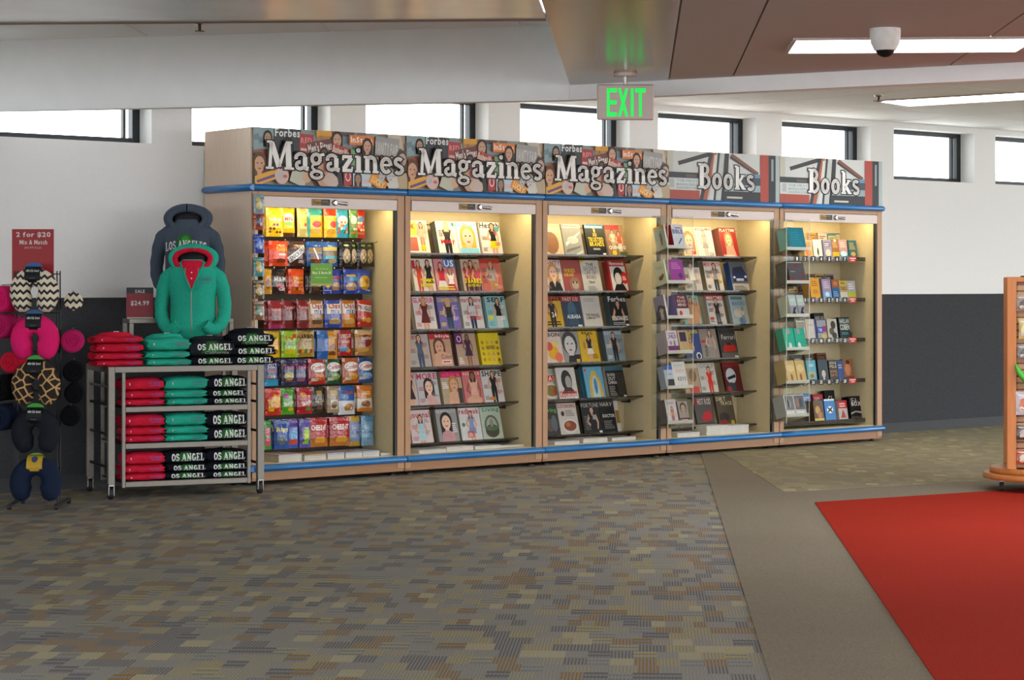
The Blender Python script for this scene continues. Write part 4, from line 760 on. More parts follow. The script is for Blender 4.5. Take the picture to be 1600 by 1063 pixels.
mg(3,1,0.690,8,'white magazine with red title and woman in grey shirt','grey-shirt','#c3bbb0',lambda A:(T(A,'MENS HEALTH','#b82430',.02,.98,.84,.97),A.person(.6,-.1,.95,'#3a2418',SK,'#8a847c','#2c2c30'),A.text('TOUGH',.04,.6,.42,.7,'#26241f'),A.ell(.82,.35,.1,.08,'#d8c020'),blurb(A,['#5a544c'],0,39)),spine='#8a8068')
mg(3,1,1.001,9,'car magazine with a blue car on a dark cover','blue-car','#5f646c',lambda A:(A.poly([(.1,.55),(.2,.8),(.75,.85),(.95,.6),(.95,.35),(.1,.32)],'#1f2f6a'),A.poly([(.2,.58),(.27,.76),(.7,.8),(.82,.6)],'#2a3848'),A.rect(.3,.36,.75,.44,'#c0c4c8'),A.ell(.2,.48,.07,.04,'#d0d4d8'),A.ell(.88,.5,.07,.04,'#d0d4d8'),A.rect(0,.0,1,.27,'#b9b4ac'),A.lines(.1,.05,.9,.22,3,'#6a6862')),spine='#2a55a0')
mg(3,2,0.424,3,'teal magazine with three sunlit women','three-women teal','#6fa6a6',lambda A:(A.person(.28,-.1,.9,'#5a3820','#c08a5c','#a8744c','#b9865c'),A.person(.52,-.1,.96,'#3a2418','#c08a5c','#b07a50','#b9865c'),A.person(.77,-.1,.9,'#8a5a30','#c08a5c','#b9865c','#b9865c'),A.rect(.0,.0,1,.06,'#4a6a70')))
mg(3,2,0.721,4,'white fitness magazine with red title and man in black','man-in-black','#b5b0aa',lambda A:(A.rect(0,.84,1,1,'#a81c24'),A.text('MENS FITNESS',.03,.87,.97,.97,'#e0d8d4'),A.person(.55,-.1,.92,'#1c1612',SK,'#1a1a1c','#4a4a4c',long=False),A.text('GET',.05,.66,.35,.74,'#1f1e1c'),A.text('207',.4,.03,.75,.12,'#201f1c'),A.rect(.05,.2,.28,.28,'#c03020'),blurb(A,['#3a3836'],0,42)))
mg(3,2,1.001,5,'pale blue magazine with mixed small photos','pale blue','#9aa9ac',lambda A:(A.rect(.1,.85,.8,.95,'#5a7a80'),A.text('MAKERS',.15,.66,.9,.8,'#4a86a8'),A.ell(.4,.4,.25,.14,'#bfb9b0'),A.ell(.6,.15,.2,.12,'#4a78a0'),A.person(.7,.1,.6,'#3a2a20',SK,'#c0bcb4','#8a867e')))
mg(3,3,0.439,3,'blue magazine with yellow spots and a watch dial','watch-dial','#2c3f70',lambda A:(A.rect(.05,.5,.5,.9,'#b0882c'),A.person(.4,.0,.7,'#3a2818',SK,'#c08a50','#203050'),A.ell(.78,.12,.16,.12,'#c4c8c8'),A.ell(.78,.12,.11,.08,'#24303c'),T(A,'SURFER','#d0b430',.2,.95,.86,.97)))
mg(3,3,0.636,5,'dim grey magazine with vertical black letters','vertical-letter','#837b73',lambda A:(A.person(.6,-.1,.97,'#4a3a30',SK,'#968c82','#8a8078'),A.text('FOLK',.02,.24,.5,.34,'#262422',ang=90),A.rect(.05,.55,.3,.63,'#a83028')))
mg(3,3,0.868,5,'dark motoring magazine with a red sports car','red sports car','#3b3836',lambda A:(T(A,'MOTOR','#1a1918',.08,.98,.86,.98),A.text('Ferrari',.15,.64,.95,.8,'#cfc9c0',False),A.poly([(.12,.35),(.3,.5),(.7,.52),(.92,.38),(.9,.25),(.15,.22)],'#a8221c'),A.poly([(.35,.46),(.4,.52),(.65,.52),(.7,.44)],'#1c1a1c'),A.rect(0,0,1,.2,'#57524e'),A.rect(.75,.03,.95,.1,'#c0c0bc')))
mg(3,4,0.431,3,'tan golf magazine partly behind the book rack','tan golf','#a48a6c',lambda A:(A.ell(.6,.6,.25,.2,'#7a5a3c'),A.rect(.3,.05,.9,.25,'#b0443a'),A.rect(.0,.85,1,1,'#c4b498')))
mg(3,4,0.621,8,'white golf magazine with a player in a red jacket','red-jacket golf','#b6b1a8',lambda A:(T(A,'GOLF','#8f8a80',.1,.95,.84,.98),A.person(.6,-.1,.88,'#2a1c14',SK,'#b82818','#b82a1a',long=False),blurb(A,['#5a5650','#8a4a40'],0,45)),spine='#5a3a38')
mg(3,4,0.923,3,'dark red magazine with a white racing helmet','racing helmet','#56191b',lambda A:(A.ell(.4,.55,.3,.26,'#b8bcc0'),A.poly([(.15,.5),(.65,.6),(.68,.5),(.2,.42)],'#14161a'),A.rect(0,.85,1,1,'#7a1a1c'),A.ell(.35,.18,.28,.16,'#34383e'),A.rect(.1,.05,.3,.2,'#a0342c')))
mg(3,5,0.575,3,'car magazine with white title and small red car','small-red-car','#4a4340',lambda A:(A.rect(0,.75,.25,.95,'#8a1c1c'),A.text('HOT ROD',.2,.75,.98,.95,'#b9aaa0'),A.poly([(.3,.3),(.5,.5),(.85,.55),(.95,.4),(.9,.25),(.4,.18)],'#a81a20'),A.rect(0,0,1,.16,'#2a2624')))
mg(3,5,0.837,3,'brown off-road magazine with large yellow-white letters','off-road','#4f4334',lambda A:(A.text('DIRT',.03,.84,.6,.97,'#b9ae84'),A.text('TRACK',.25,.7,.97,.82,'#b9ae84'),A.ell(.35,.3,.3,.16,'#332c26'),A.ell(.8,.12,.1,.08,'#b8961c'),A.ell(.3,.15,.2,.08,'#8a1c1c')))
for a, k in MAGS:          # neighbours stand side by side; where they crowd, the left one slips behind
    nx = [q for q, _ in MAGS if q[0] == a[0] and q[1] == a[1] and q[2] > a[2]]
    if nx:
        q = min(nx, key=lambda r: r[2]); gap = q[2]-a[2]
        if gap > 0.15: k = dict(k, w=min(0.203, gap-0.005))
        else: k = dict(k, Y=0.216+(q[3]+1)*0.0068)
    place_mag(*a, **k)

# newspapers and magazines lying on the cabinet floors
FLATW = ['leftmost', 'second from the left', 'third from the left', 'fourth from the left', 'fifth from the left', 'rightmost']
def flat_pile(u, X, Y, w, d, n, t, label, cat='magazine', top='#c9c6be', name='magazine', group=None):
    for k in range(n):
        mb = MB(); a = random.uniform(-0.03, 0.03)
        mb.bbox(-w/2, w/2, 0, d, 0, t*0.92, 0.0015, '#d4d1c8' if k < n-1 else top)
        if k == n-1:
            for q in range(5): mb.box(-w/2+0.02+random.random()*0.05, w/2-0.03-random.random()*0.1, 0.02+q*d/6, 0.02+q*d/6+d/14, t*0.92, t*0.92+0.0006, random.choice(['#8f8d88','#7a6a60','#a8a49a','#6a7880']))
        o = mb.build(name, 'print', None, (u*UW+X, Y, 0.1505+k*t), (0, 0, a)); tag(o, '%s %s' % ('topmost' if k == n-1 else NTH[n-k]+'-from-top' if k else 'bottommost', label), cat, group or label)
for k, (px, w, n, top) in enumerate(((0.268,.2,5,'#c4b0a8'),(0.490,.19,4,'#b8a078'),(0.692,.15,4,'#aeb4c4'),(0.852,.15,4,'#a8a8b4'),(1.008,.15,4,'#b4b8c8'),(1.172,.15,2,'#d0d0cc'))):
    flat_pile(0, px+w/2, 0.06, w, 0.28, n, 0.011, 'white booklet in the %s pile on the snack cabinet floor' % FLATW[k], 'booklet', top, 'booklet')
for u, xs, nm in ((1, (.3,.58,.87,1.12), 'second'), (2, (.3,.62,.95), 'third'), (3, (.3,.66,.93), 'fourth')):
    for k, x in enumerate(xs):
        n = (3,4,3,2)[k] if u < 3 else (4,9,8)[k]
        flat_pile(u, x, 0.05+0.02*k, 0.26, 0.33, n, 0.009, 'newspaper in the %s flat pile on the %s cabinet floor' % (('leftmost','second','third','fourth')[k], nm), 'newspaper', '#c6c3bb', 'newspaper')

# ------------------------------------------------------------------ paperbacks in the fifth cabinet
PB = []
def pb(row, tier, px, w, h, desc, short, bgc, fn=None, n=2): PB.append((row, tier, px, w, h, desc, short, bgc, fn, n))
def stripes(c1, c2, s=1): return lambda A: (A.rect(.08,.62,.92,.9,c1), A.lines(.14,.66,.86,.86,2,c2,s), A.ell(.5,.3,.33,.2,c2), A.rect(.1,.04,.9,.1,c1))
pb(0,1,0.483,.12,.17,'blank-looking white paperback on the raised tier','white raised','#dcdad0',None,1)
pb(0,1,0.634,.11,.17,'beige paperback on the raised tier','beige raised','#b9a890',stripes('#a89070','#d8c8b0'),1)
pb(0,1,0.726,.13,.17,'golden brown paperback on the raised tier','golden raised','#a8803c',stripes('#8a5c28','#c49a58'),1)
pb(0,1,0.879,.12,.175,'pinkish paperback with a dark picture on the raised tier','pinkish raised','#c0a494',stripes('#d0b4a4','#5a4a44'),1)
pb(0,1,1.008,.11,.16,'teal paperback on the raised tier','teal raised','#3c8a9c',stripes('#c8b070','#2a5a68'),1)
pb(0,0,0.516,.105,.165,'tan paperback with an orange landscape','orange landscape','#c8a878',stripes('#a88a5c','#c87a28',2))
pb(0,0,0.642,.11,.17,'white paperback with a small dark motif','small dark motif','#d8d2c4',lambda A:(A.ell(.5,.35,.1,.22,'#3a3632'),A.rect(.4,.3,.6,.4,'#2a2624')))
pb(0,0,0.777,.11,.17,'grey-violet paperback with white badge','grey-violet','#8a86a0',stripes('#6a6a90','#c8c0a8',3))
pb(0,0,0.888,.11,.17,'brown paperback with a yellow base','yellow base','#8a6238',lambda A:(A.rect(0,0,1,.35,'#d0a01c'),A.lines(.1,.6,.9,.9,3,'#c49a60'),A.ell(.5,.95,.2,.05,'#e0dcd0')))
pb(0,0,0.982,.11,.175,'rose paperback with a sky blue glow at the bottom','sky-blue glow','#b08a88',lambda A:(A.rect(0,0,1,.25,'#3a92b8'),A.ell(.5,.25,.4,.15,'#b9d4dc'),A.lines(.15,.6,.85,.9,3,'#d8c0b8')))
pb(0,0,1.111,.11,.17,'dark teal paperback with gold letters at the shelf end','gold-letter teal','#2f6470',lambda A:(A.lines(.12,.5,.88,.9,4,'#b89a50'),A.ell(.5,.25,.3,.12,'#c0a050')))
for k,(px,c,d,s) in enumerate(((1249,'#c89a30','ochre paperback on the raised tier','ochre raised'),(1267,'#8a7a94','lilac paperback on the raised tier','lilac raised'),(1280,'#8a4a2c','rust paperback on the raised tier','rust raised'),(1293,'#b89a3c','mustard striped paperback on the raised tier','mustard raised'),(1308,'#8a8490','pale lavender paperback on the raised tier','lavender raised'))):
    pb(1,1,(0.475,0.625,0.735,0.845,0.973)[k],.115,.165,d,s,c,stripes('#3a3430','#c8b898',k),1)
pb(1,0,0.600,.125,.19,'bright yellow-orange paperback','yellow-orange','#d89a18',lambda A:(A.lines(.15,.62,.85,.9,3,'#a86a10'),A.ell(.5,.35,.3,.12,'#c08414')),3)
pb(1,0,0.760,.115,.185,'mauve and blue paperback','mauve and blue','#9a86a0',lambda A:(A.rect(0,0,1,.4,'#6a9cc4'),A.lines(.15,.55,.85,.92,4,'#c8bcc8'),A.ell(.5,.25,.25,.12,'#c4d8e4')))
pb(1,0,0.888,.105,.18,'rust and blue paperback','rust and blue','#28588c',lambda A:(A.rect(0,.6,1,1,'#94502c'),A.ell(.5,.8,.3,.12,'#b8743c'),A.lines(.15,.15,.85,.45,3,'#7aa4c8')))
pb(1,0,0.990,.11,.17,'gold paperback with brown letters','gold brown-letter','#b09858',lambda A:(A.text('CHILD',.1,.5,.9,.68,'#5a1c20'),A.rect(0,.78,1,1,'#c8b040'),A.lines(.15,.82,.85,.96,2,'#3a2c18'),A.rect(0,0,1,.4,'#c4c0ac')))
pb(1,0,1.094,.11,.17,'silver grey paperback with lime strip','lime strip','#a8a6aa',lambda A:(A.rect(0,.12,1,.4,'#a8b43c'),A.lines(.15,.55,.85,.9,3,'#d8d6d8')))
pb(2,1,0.634,.13,.17,'grey paperback on the raised tier','grey raised','#948c80',stripes('#6a645c','#b8b0a4',4),1)
pb(2,1,0.828,.13,.175,'black paperback with white capitals on the raised tier','black raised','#1c1c1e',lambda A:A.text('HARLAN',.08,.6,.92,.85,'#c4c4bc'),1)
pb(2,0,0.425,.11,.18,'white paperback half behind the acrylic rack','half-hidden white','#b8b4a8',stripes('#8a8478','#a49c90',5))
pb(2,0,0.542,.13,.19,'plain white paperback with a blue edge','blue-edged','#c0b8a8',lambda A:(A.rect(.88,0,1,1,'#2a4a90'),A.lines(.2,.7,.7,.78,1,'#8a8478')))
pb(2,0,0.692,.12,.18,'paperback with a blue and magenta band','magenta band','#8a8c94',lambda A:(A.rect(0,.35,.6,.65,'#1e3fa0'),A.rect(.6,.4,1,.7,'#8a2068'),A.rect(.4,0,1,.3,'#c0aa5c'),A.text('THE',.12,.42,.5,.58,'#c4d4e4')))
pb(2,0,0.828,.13,.19,'cream paperback with a dark crowd picture','dark crowd','#b4ac98',lambda A:(A.ell(.6,.7,.25,.2,'#2a2826'),A.ell(.4,.4,.25,.18,'#4a443c'),A.ell(.65,.2,.25,.15,'#2c2a28')))
pb(2,0,0.990,.14,.2,'black thriller with tall white capitals','tall white capitals','#1c2a2c',lambda A:(A.text('HARLAN',.06,.72,.94,.93,'#c4ccc4'),A.text('COBEN',.06,.42,.94,.68,'#d0d4cc'),A.lines(.15,.2,.85,.34,2,'#4a8a90')),3)
pb(3,1,0.550,.12,.17,'dark paperback on the raised tier','dark raised','#26241f',None,1)
pb(3,1,0.701,.12,.17,'charcoal brown paperback on the raised tier','charcoal raised','#3a322c',None,1)
pb(3,1,0.870,.12,.18,'copper paperback with dark band on the raised tier','copper raised','#7a4a30',stripes('#2a1a14','#8a5a3c',6),1)
pb(3,0,0.558,.12,.19,'turquoise paperback with a beach picture','turquoise beach','#4a9cac',lambda A:(A.ell(.5,.3,.4,.18,'#b0a070'),A.ell(.5,.25,.25,.1,'#6a7a4a'),A.lines(.2,.7,.8,.85,2,'#b8d8d8')))
pb(3,0,0.709,.125,.19,'dark teal paperback with a pale face','pale face','#1c343c',lambda A:A.face(.5,.35,.2,'#2a2420','#b8b0a4'))
pb(3,0,0.853,.115,.185,'dark paperback with tan capitals','tan capitals','#2c2620',lambda A:(A.text('GEORGE',.08,.8,.92,.93,'#b0a48c'),A.text('PELE',.08,.62,.92,.76,'#b0a48c'),A.text('SONG',.08,.38,.92,.52,'#a8743c'),A.text('DAYS',.08,.2,.92,.34,'#a8743c')))
pb(3,0,0.965,.075,.18,'narrow royal blue paperback','royal blue','#1f4a88',None)
pb(3,0,1.042,.13,.19,'copper paperback showing a bare back','copper back','#8a5434',lambda A:(A.ell(.45,.5,.3,.3,'#b87c54'),A.ell(.5,.85,.2,.1,'#3a2018'),A.rect(0,.0,1,.15,'#5a2c20')))
pb(4,1,0.516,.13,.18,'dim grey paperback on the raised tier','dim grey raised','#4a4a50',stripes('#6a6a74','#8a7a60',7),1)
pb(4,1,0.650,.13,.18,'blue paperback on the raised tier','blue raised','#2f72b4',stripes('#5a98d0','#dcdcd8',8),1)
pb(4,1,0.811,.13,.17,'red paperback on the raised tier','red raised','#a82428',stripes('#c04044','#d8c8c0',9),1)
pb(4,1,0.973,.13,.2,'black paperback with pale letter on the raised tier','pale-letter raised','#151416',lambda A:A.text('CJ',.3,.5,.7,.75,'#c8c4bc'),1)
pb(4,0,0.650,.125,.19,'brown and gold paperback with figures','brown and gold','#5a4024',lambda A:(A.ell(.4,.55,.25,.2,'#b88a40'),A.ell(.6,.3,.25,.18,'#a8702c'),A.rect(0,0,1,.15,'#c8a83c')))
pb(4,0,0.794,.135,.195,'sky blue paperback with crossed black bones','crossed bones','#2f7cbc',lambda A:(A.rect(0,.92,1,1,'#e0e4e4'),A.ell(.5,.5,.3,.17,'#d8e0e4'),A.rrect(.5,.5,.5,.08,35,'#16181c'),A.rrect(.5,.5,.5,.08,-35,'#16181c')),3)
pb(4,0,0.973,.12,.18,'red and white paperback with a triangle','triangle','#b5aca4',lambda A:(A.rect(0,.6,1,1,'#b01e24'),A.poly([(.2,.12),(.8,.12),(.5,.55)],'#a83c38'),A.lines(.15,.68,.85,.92,2,'#e0c8c4')))
pb(4,0,1.137,.16,.21,'large black thriller with white lettering on the bottom shelf','white-letter thriller','#141213',lambda A:(A.text('C.J.',.12,.78,.6,.92,'#d0ccc4'),A.text('BOX',.12,.58,.92,.76,'#d8d4cc'),A.poly([(0,.2),(.4,.3),(1,.22),(1,.3),(.4,.36),(0,.28)],'#a8a29a'),A.rect(0,0,1,.12,'#4a423c')),3)
for row, tier, X, w, h, desc, short, bgc, fn, n in PB:
    t = 0.024
    g = [q[2]-X for q in PB if q[0] == row and q[1] == tier and q[2] > X]
    if g: w = min(w, min(g)-0.004)
    wh = ('%s shelf, fifth cabinet' % ['top','second','third','fourth','lowest'][row])
    z = SH5[row]+(0.07 if tier else 0)
    place_mag(4, 0, X, n, desc, short, bgc, fn or (lambda A: A.lines(.15,.6,.85,.85,2,'#a8a49c')), w, h, None, t, 0, z, 0.335 if tier else 0.18, R(9), 'paperback', wh, lift=n*t*math.sin(R(9))+0.001)
cab5 = [o for o in COL.objects if o.name.startswith('display_cabinet')][4]
for row in range(4):
    for k in range(8):
        A = Art(0.062, 0.05, '#141414') if k < 7 else Art(0.1, 0.05, '#c02a22')
        if k < 7: A.ell(.5,.5,.48,.48,'#0c0c0c'); A.text(str(k+1+row*7), .34 if row < 2 else .25, .2, .66 if row < 2 else .75, .82, '#e8e8e4')
        else: A.rect(.1,.56,.9,.76,'#e4ccc4'); A.rect(.28,.2,.74,.4,'#e4ccc4')
        flat_print(A, 'number_tag', 'print', cab5, (0.36+k*0.105, 0.131, SH5[row]-0.022), (0,0,0), 0.002)

# ------------------------------------------------------------------ clear racks of books on the front of the fourth and fifth cabinets
TZ = [1.736-0.2885*k for k in range(6)]
def clear_rack(X0, label):
    t = thing('acrylic_book_rack', label, 'rack', (X0, -0.002, 0), group='clear racks hung on cabinet fronts')
    w, d = 0.29, 0.19
    for x in (0.0, w-0.004):
        m = MB(); m.box(x, x+0.004, -d, 0, TZ[5]-0.06, 2.0); m.build('side_wall', 'acrylic', t)
        m = MB(); m.box(x-0.001, x+0.006, -d-0.003, -d, TZ[5]-0.06, 2.0); m.build('side_edge', 'acrylic_edge', t)
    m = MB(); m.box(0, w, -0.004, 0, TZ[5]-0.06, 2.0); m.build('back_wall', 'acrylic', t)
    for z in TZ:
        m = MB(); b = d*math.tan(TILT)
        m.add([(0.004,-d,z),(w-0.004,-d,z),(w-0.004,-0.004,z-b),(0.004,-0.004,z-b),(0.004,-d,z-0.005),(w-0.004,-d,z-0.005),(w-0.004,-0.004,z-b-0.005),(0.004,-0.004,z-b-0.005)],
              [(0,1,2,3),(7,6,5,4),(4,5,1,0),(5,6,2,1),(6,7,3,2),(7,4,0,3)]); tr = m.build('tray', 'acrylic', t)
        m = MB(); m.box(0.004, w-0.004, -d-0.004, -d, z-0.006, z+0.022); m.build('tray_lip', 'acrylic_edge', tr)
    return t
RX4, RX5 = 3.876, 5.279
clear_rack(RX4, 'clear acrylic book rack between third and fourth cabinets')
clear_rack(RX5, 'clear acrylic book rack between fourth and fifth cabinets')
def rack_book(X0, tier, dx, n, w, h, t, desc, short, bgc, fn, where, spine=None, dy=0.0):
    A = Art(w, h, bgc); fn(A); sp = spine or bgc
    Y = -0.182+dy; zf = TZ[tier]+0.002-(Y+0.192)*math.tan(TILT); rot = (-TILT,0,0)
    wh = '%s tier, %s clear rack' % (ORD[tier], where)
    m = thing('paperback', '%s, %s' % (desc, wh), 'book', (X0+dx, Y, zf), rot)
    ob('cover', cover_mesh(A), m); ob('pages', slab_mesh('pages', w, h, t, sp), m)
    me = slab_mesh('paperback', w, h, t*0.97, sp, bgc)
    for k in range(1, n+1):
        o = ob('paperback', me, None, (X0+dx, Y+k*t*math.cos(TILT), zf-k*t*math.sin(TILT)), rot)
        tag(o, '%s copy behind the %s book, %s' % (NTH[k], short, wh), 'book', 'copies of the %s book, %s' % (short, wh))
L4, L5 = 'left', 'right'
for tier, dx, n, w, h, t, desc, short, bgc, fn, sp in (
 (0,.09,4,.13,.2,.026,'white and blue study book with red spine','red-spined','#c8ccd4',lambda A:(A.text('BIBLE',.06,.62,.94,.8,'#2a3f80'),A.lines(.3,.84,.9,.92,1,'#a03030'),A.rrect(.6,.3,.5,.05,50,'#20386c')),'#a01c24'),
 (1,.06,4,.16,.2,.024,'magenta book with a dark round emblem','magenta','#8f2a86',lambda A:(A.lines(.15,.6,.85,.9,4,'#c06ab8'),A.ell(.7,.3,.14,.12,'#4a1a60')),'#b8a8a0'),
 (2,.13,4,.14,.2,.022,'dark red and white book with an apple','apple','#5a1c28',lambda A:(A.rect(0,0,1,.4,'#c4c0ba'),A.text('THE',.2,.82,.8,.92,'#c0a8a4'),A.text('READ',.15,.66,.85,.78,'#c0a8a4'),A.text('MIND',.15,.5,.85,.62,'#c0a8a4'),A.ell(.3,.2,.13,.11,'#b82a24')),'#8078a8'),
 (3,.03,5,.12,.19,.022,'white parenting book with purple base','purple-based','#c4b8c0',lambda A:(A.rect(0,0,1,.32,'#6a2058'),A.text('CHILD',.08,.66,.92,.82,'#5a1c4c'),A.lines(.1,.86,.9,.94,1,'#8a4a78'),A.ell(.3,.45,.14,.1,'#8a8890'),A.person(.65,.2,.6,'#3a2820',SK,'#4a6a48','#3a5a70',long=False)),'#b0a4b0'),
 (3,.16,2,.115,.19,.022,'tan book with a dark purple square','purple square','#b0986a',lambda A:A.rect(.15,.5,.8,.92,'#2c1f44'),None),
 (4,.1,3,.15,.22,.022,'white novel with grey and red title lines','red-title white','#c4c0ba',lambda A:(A.text('PEOPLE',.2,.8,.8,.9,'#9a9690',False),A.text('CRAZY',.2,.6,.85,.72,'#c07058',False),A.text('KEYS',.3,.28,.92,.42,'#5a5854'),A.poly([(.5,.02),(.6,.02),(.56,.16)],'#a02c28')),'#8f8a84'),
 (4,.0,2,.1,.19,.024,'blue and white book with a dark photo','blue-and-white','#a8b0bc',lambda A:(A.rect(0,.82,1,1,'#2a5aa0'),A.rect(.2,.05,1,.4,'#2c2420'),A.lines(.3,.6,.9,.66,1,'#4a5a78')),None),
 (5,.02,3,.12,.2,.024,'pale book with a dark-haired girl','dark-haired girl','#b8b0ac',lambda A:(A.person(.55,-.1,.7,'#241a18',SK,'#a87868','#8a5a50'),A.lines(.15,.8,.85,.92,2,'#8a7a78')),'#5a504c'),
 (5,.16,2,.11,.18,.024,'book with a bearded man above a red band','bearded man','#8a8278',lambda A:(A.face(.5,.66,.22,'#3a302a','#a08470',False),A.rect(0,0,1,.22,'#5a1c14'),A.lines(.15,.06,.85,.18,2,'#c0a898')),None)):
    rack_book(RX4, tier, dx, n, w, h, t, desc, short, bgc, fn, L4, sp)
# cover-out books against the left wall of the left rack
for tier, desc, bgc, fn in ((0,'book with sky photo and yellow top turned to the left','#8ea8b4',lambda A:(A.rect(0,.88,1,1,'#c89a2c'),A.rect(0,0,1,.4,'#a8aca8'),A.person(.6,.15,.75,'#3a2a20',SK,'#4a4a48','#5a5a58'))),
        (1,'pale green book with a small brown dog turned to the left','#c4c8b4',lambda A:(A.ell(.5,.28,.22,.1,'#6a4028'),A.ell(.72,.36,.1,.08,'#6a4028'),A.lines(.2,.65,.8,.8,2,'#a8a890'))),
        (2,'violet-sky book with a man in white turned to the left','#8a84a8',lambda A:(A.poly([(0,.3),(.4,.62),(1,.5),(1,0),(0,0)],'#3c3a5c'),A.person(.6,-.3,.6,'#201816',SK2,'#c8c4c8','#b8b4b8',long=False)))):
    A = Art(0.125, 0.2, bgc); fn(A)
    m = thing('hardback', '%s, %s tier, left rack' % (desc, ORD[tier]), 'book', (RX4+0.03, -0.06, TZ[tier]-0.033), (0, 0, 0))
    tl = ob('cover', cover_mesh(A), m, (-0.02, 0.0, 0.0)); pg = ob('pages', slab_mesh('pages', 0.125, 0.2, 0.018, bgc), m, (-0.02,0,0))
    for q in (tl, pg): q.rotation_euler = (0, R(-15), R(-90)); q.location = (-0.022, 0.0, 0.0)
for tier, dx, n, w, h, t, desc, short, bgc, fn, sp in (
 (0,.07,5,.2,.2,.022,'large plain teal book','teal','#17788a',lambda A:A.lines(.15,.2,.85,.85,6,'#1f8698'),'#5a9aa0'),
 (1,.07,5,.2,.2,.024,'dark grey book with red dots','red-dotted','#4a4a4e',lambda A:(A.lines(.05,.9,.95,.96,1,'#b8b8b4'),A.ell(.5,.78,.14,.08,'#7a2a34'),A.ell(.75,.45,.14,.08,'#6a3a3c'),A.ell(.2,.2,.14,.08,'#7a2a34'),A.ell(.75,.15,.14,.08,'#7a2a34'),A.lines(.1,.5,.4,.54,1,'#c0c0bc')),'#3c3c38'),
 (2,.08,5,.09,.19,.022,'pale green and grey book with a leaping figure','leaping figure, left','#a8b8b0',lambda A:(A.rect(0,0,1,.5,'#8a8690'),A.poly([(.1,.05),(.5,.4),(.9,.45),(.6,.25),(.8,.05)],'#201e2c'),A.lines(.2,.7,.9,.85,2,'#c8d4cc')),'#b4bcac'),
 (2,.18,5,.09,.19,.022,'twin pale green and grey book with a leaping figure','leaping figure, right','#a8b8b0',lambda A:(A.rect(0,0,1,.5,'#8a8690'),A.poly([(.1,.05),(.5,.4),(.9,.45),(.6,.25),(.8,.05)],'#201e2c'),A.lines(.2,.7,.9,.85,2,'#c8d4cc')),None),
 (3,.01,3,.13,.19,.022,'sea green book with a grey blot, left of its pair','left sea green','#1fa084',lambda A:(A.ell(.5,.85,.2,.14,'#8a9490'),A.ell(.5,.2,.14,.14,'#c8d0cc'),A.rect(.2,.0,.9,.06,'#b89a50')),None),
 (3,.15,3,.13,.19,.022,'sea green book with a grey blot, right of its pair','right sea green','#1fa084',lambda A:(A.ell(.4,.85,.2,.14,'#8a9490'),A.ell(.3,.2,.14,.14,'#c8d0cc'),A.rect(.3,.0,.95,.06,'#c89a50')),None),
 (4,.04,5,.115,.2,.022,'sandy yellow novel with a small figure, left of its pair','left sandy','#c0a468',lambda A:(A.ell(.5,.65,.4,.16,'#cfb880'),A.ell(.5,.25,.12,.16,'#8a5a30'),A.rect(0,.0,1,.1,'#6a5a3c')),'#bfa468'),
 (4,.165,5,.115,.2,.022,'sandy yellow novel with a small figure, right of its pair','right sandy','#c0a468',lambda A:(A.ell(.5,.65,.4,.16,'#cfb880'),A.ell(.4,.25,.14,.16,'#8a5a30'),A.rect(.4,.0,1,.1,'#4a4434')),None),
 (5,.02,5,.12,.19,.022,'white book with grey street picture, left of its pair','left street','#b4b4b0',lambda A:(A.rect(.1,.3,.95,.95,'#6a6a6c'),A.ell(.5,.6,.2,.2,'#8a8480'),A.ell(.4,.6,.08,.2,'#2a2624'),A.lines(.1,.08,.9,.24,2,'#d8d8d4')),'#b8b8b4'),
 (5,.145,5,.13,.19,.022,'white book with grey street picture, right of its pair','right street','#b4b4b0',lambda A:(A.rect(.05,.3,.95,.95,'#5a5c62'),A.ell(.3,.62,.16,.24,'#8a6a54'),A.ell(.6,.6,.16,.2,'#3a4450'),A.lines(.1,.08,.9,.24,2,'#d8d8d4')),None)):
    rack_book(RX5, tier, dx, n, w, h, t, desc, short, bgc, fn, L5, sp)

# ------------------------------------------------------------------ snack bags hanging in the first cabinet
cab1 = [o for o in COL.objects if o.name.startswith('display_cabinet')][0]
def bag_mesh(A, bulge, pouch=False):
    w, h = A.w, A.h; mb = MB(); crimp = 0.07
    def th(u, v):
        e = min(1, max(0, (v-(0.02 if pouch else crimp))/(0.25))) if not pouch else min(1, 0.55+v*0.6)
        e2 = min(1, max(0, (1-crimp-v)/0.3)); s = math.sin(math.pi*min(1, max(0, u)))**0.6
        return bulge*s*(math.sin(e*math.pi/2))*(math.sin(e2*math.pi/2))
    def xx(u, v): return (u-0.5)*w*(1-0.05*math.sin(math.pi*v))
    A.emit(mb, lambda u, v, l: (xx(u, v), -th(u, v)-0.0015-l*0.0002, (v-1)*h), cells=(6, 7))
    mb.grid(lambda u, v: (xx(1-u, v), th(1-u, v)+0.001, (v-1)*h), 6, 7, A.sh[0][1])
    # side seams
    for s in (0, 1):
        vs = []; 
        for j in range(8): v = j/7; vs += [(xx(s, v), -0.0015, (v-1)*h), (xx(s, v), 0.001, (v-1)*h)]
        fs = [(2*j, 2*j+1, 2*j+3, 2*j+2) if s == 0 else (2*j+1, 2*j, 2*j+2, 2*j+3) for j in range(7)]; mb.add(vs, [f[::-1] for f in fs], A.sh[0][1])
    return mb.mesh('bag', 'foil')
PEG = MB(); PEG.tube([(0,0.17,0),(0,-0.10,0),(0,-0.115,0.012)], 0.003, 6); PEG = PEG.mesh('peg_hook', 'metal')
ROWZ = [1.998,1.752,1.548,1.316,1.092,0.882,0.672,0.442]
ROWH = [.215,.185,.185,.205,.195,.19,.195,.215]
ROWN = ['top','second','third','fourth','fifth','sixth','seventh','lowest']
BAGS = []
def bag(row, px0, px1, desc, bgc, fn, h=None, bulge=0.022, n=1): BAGS.append((row, px0, px1, desc, bgc, fn, h, bulge, n))
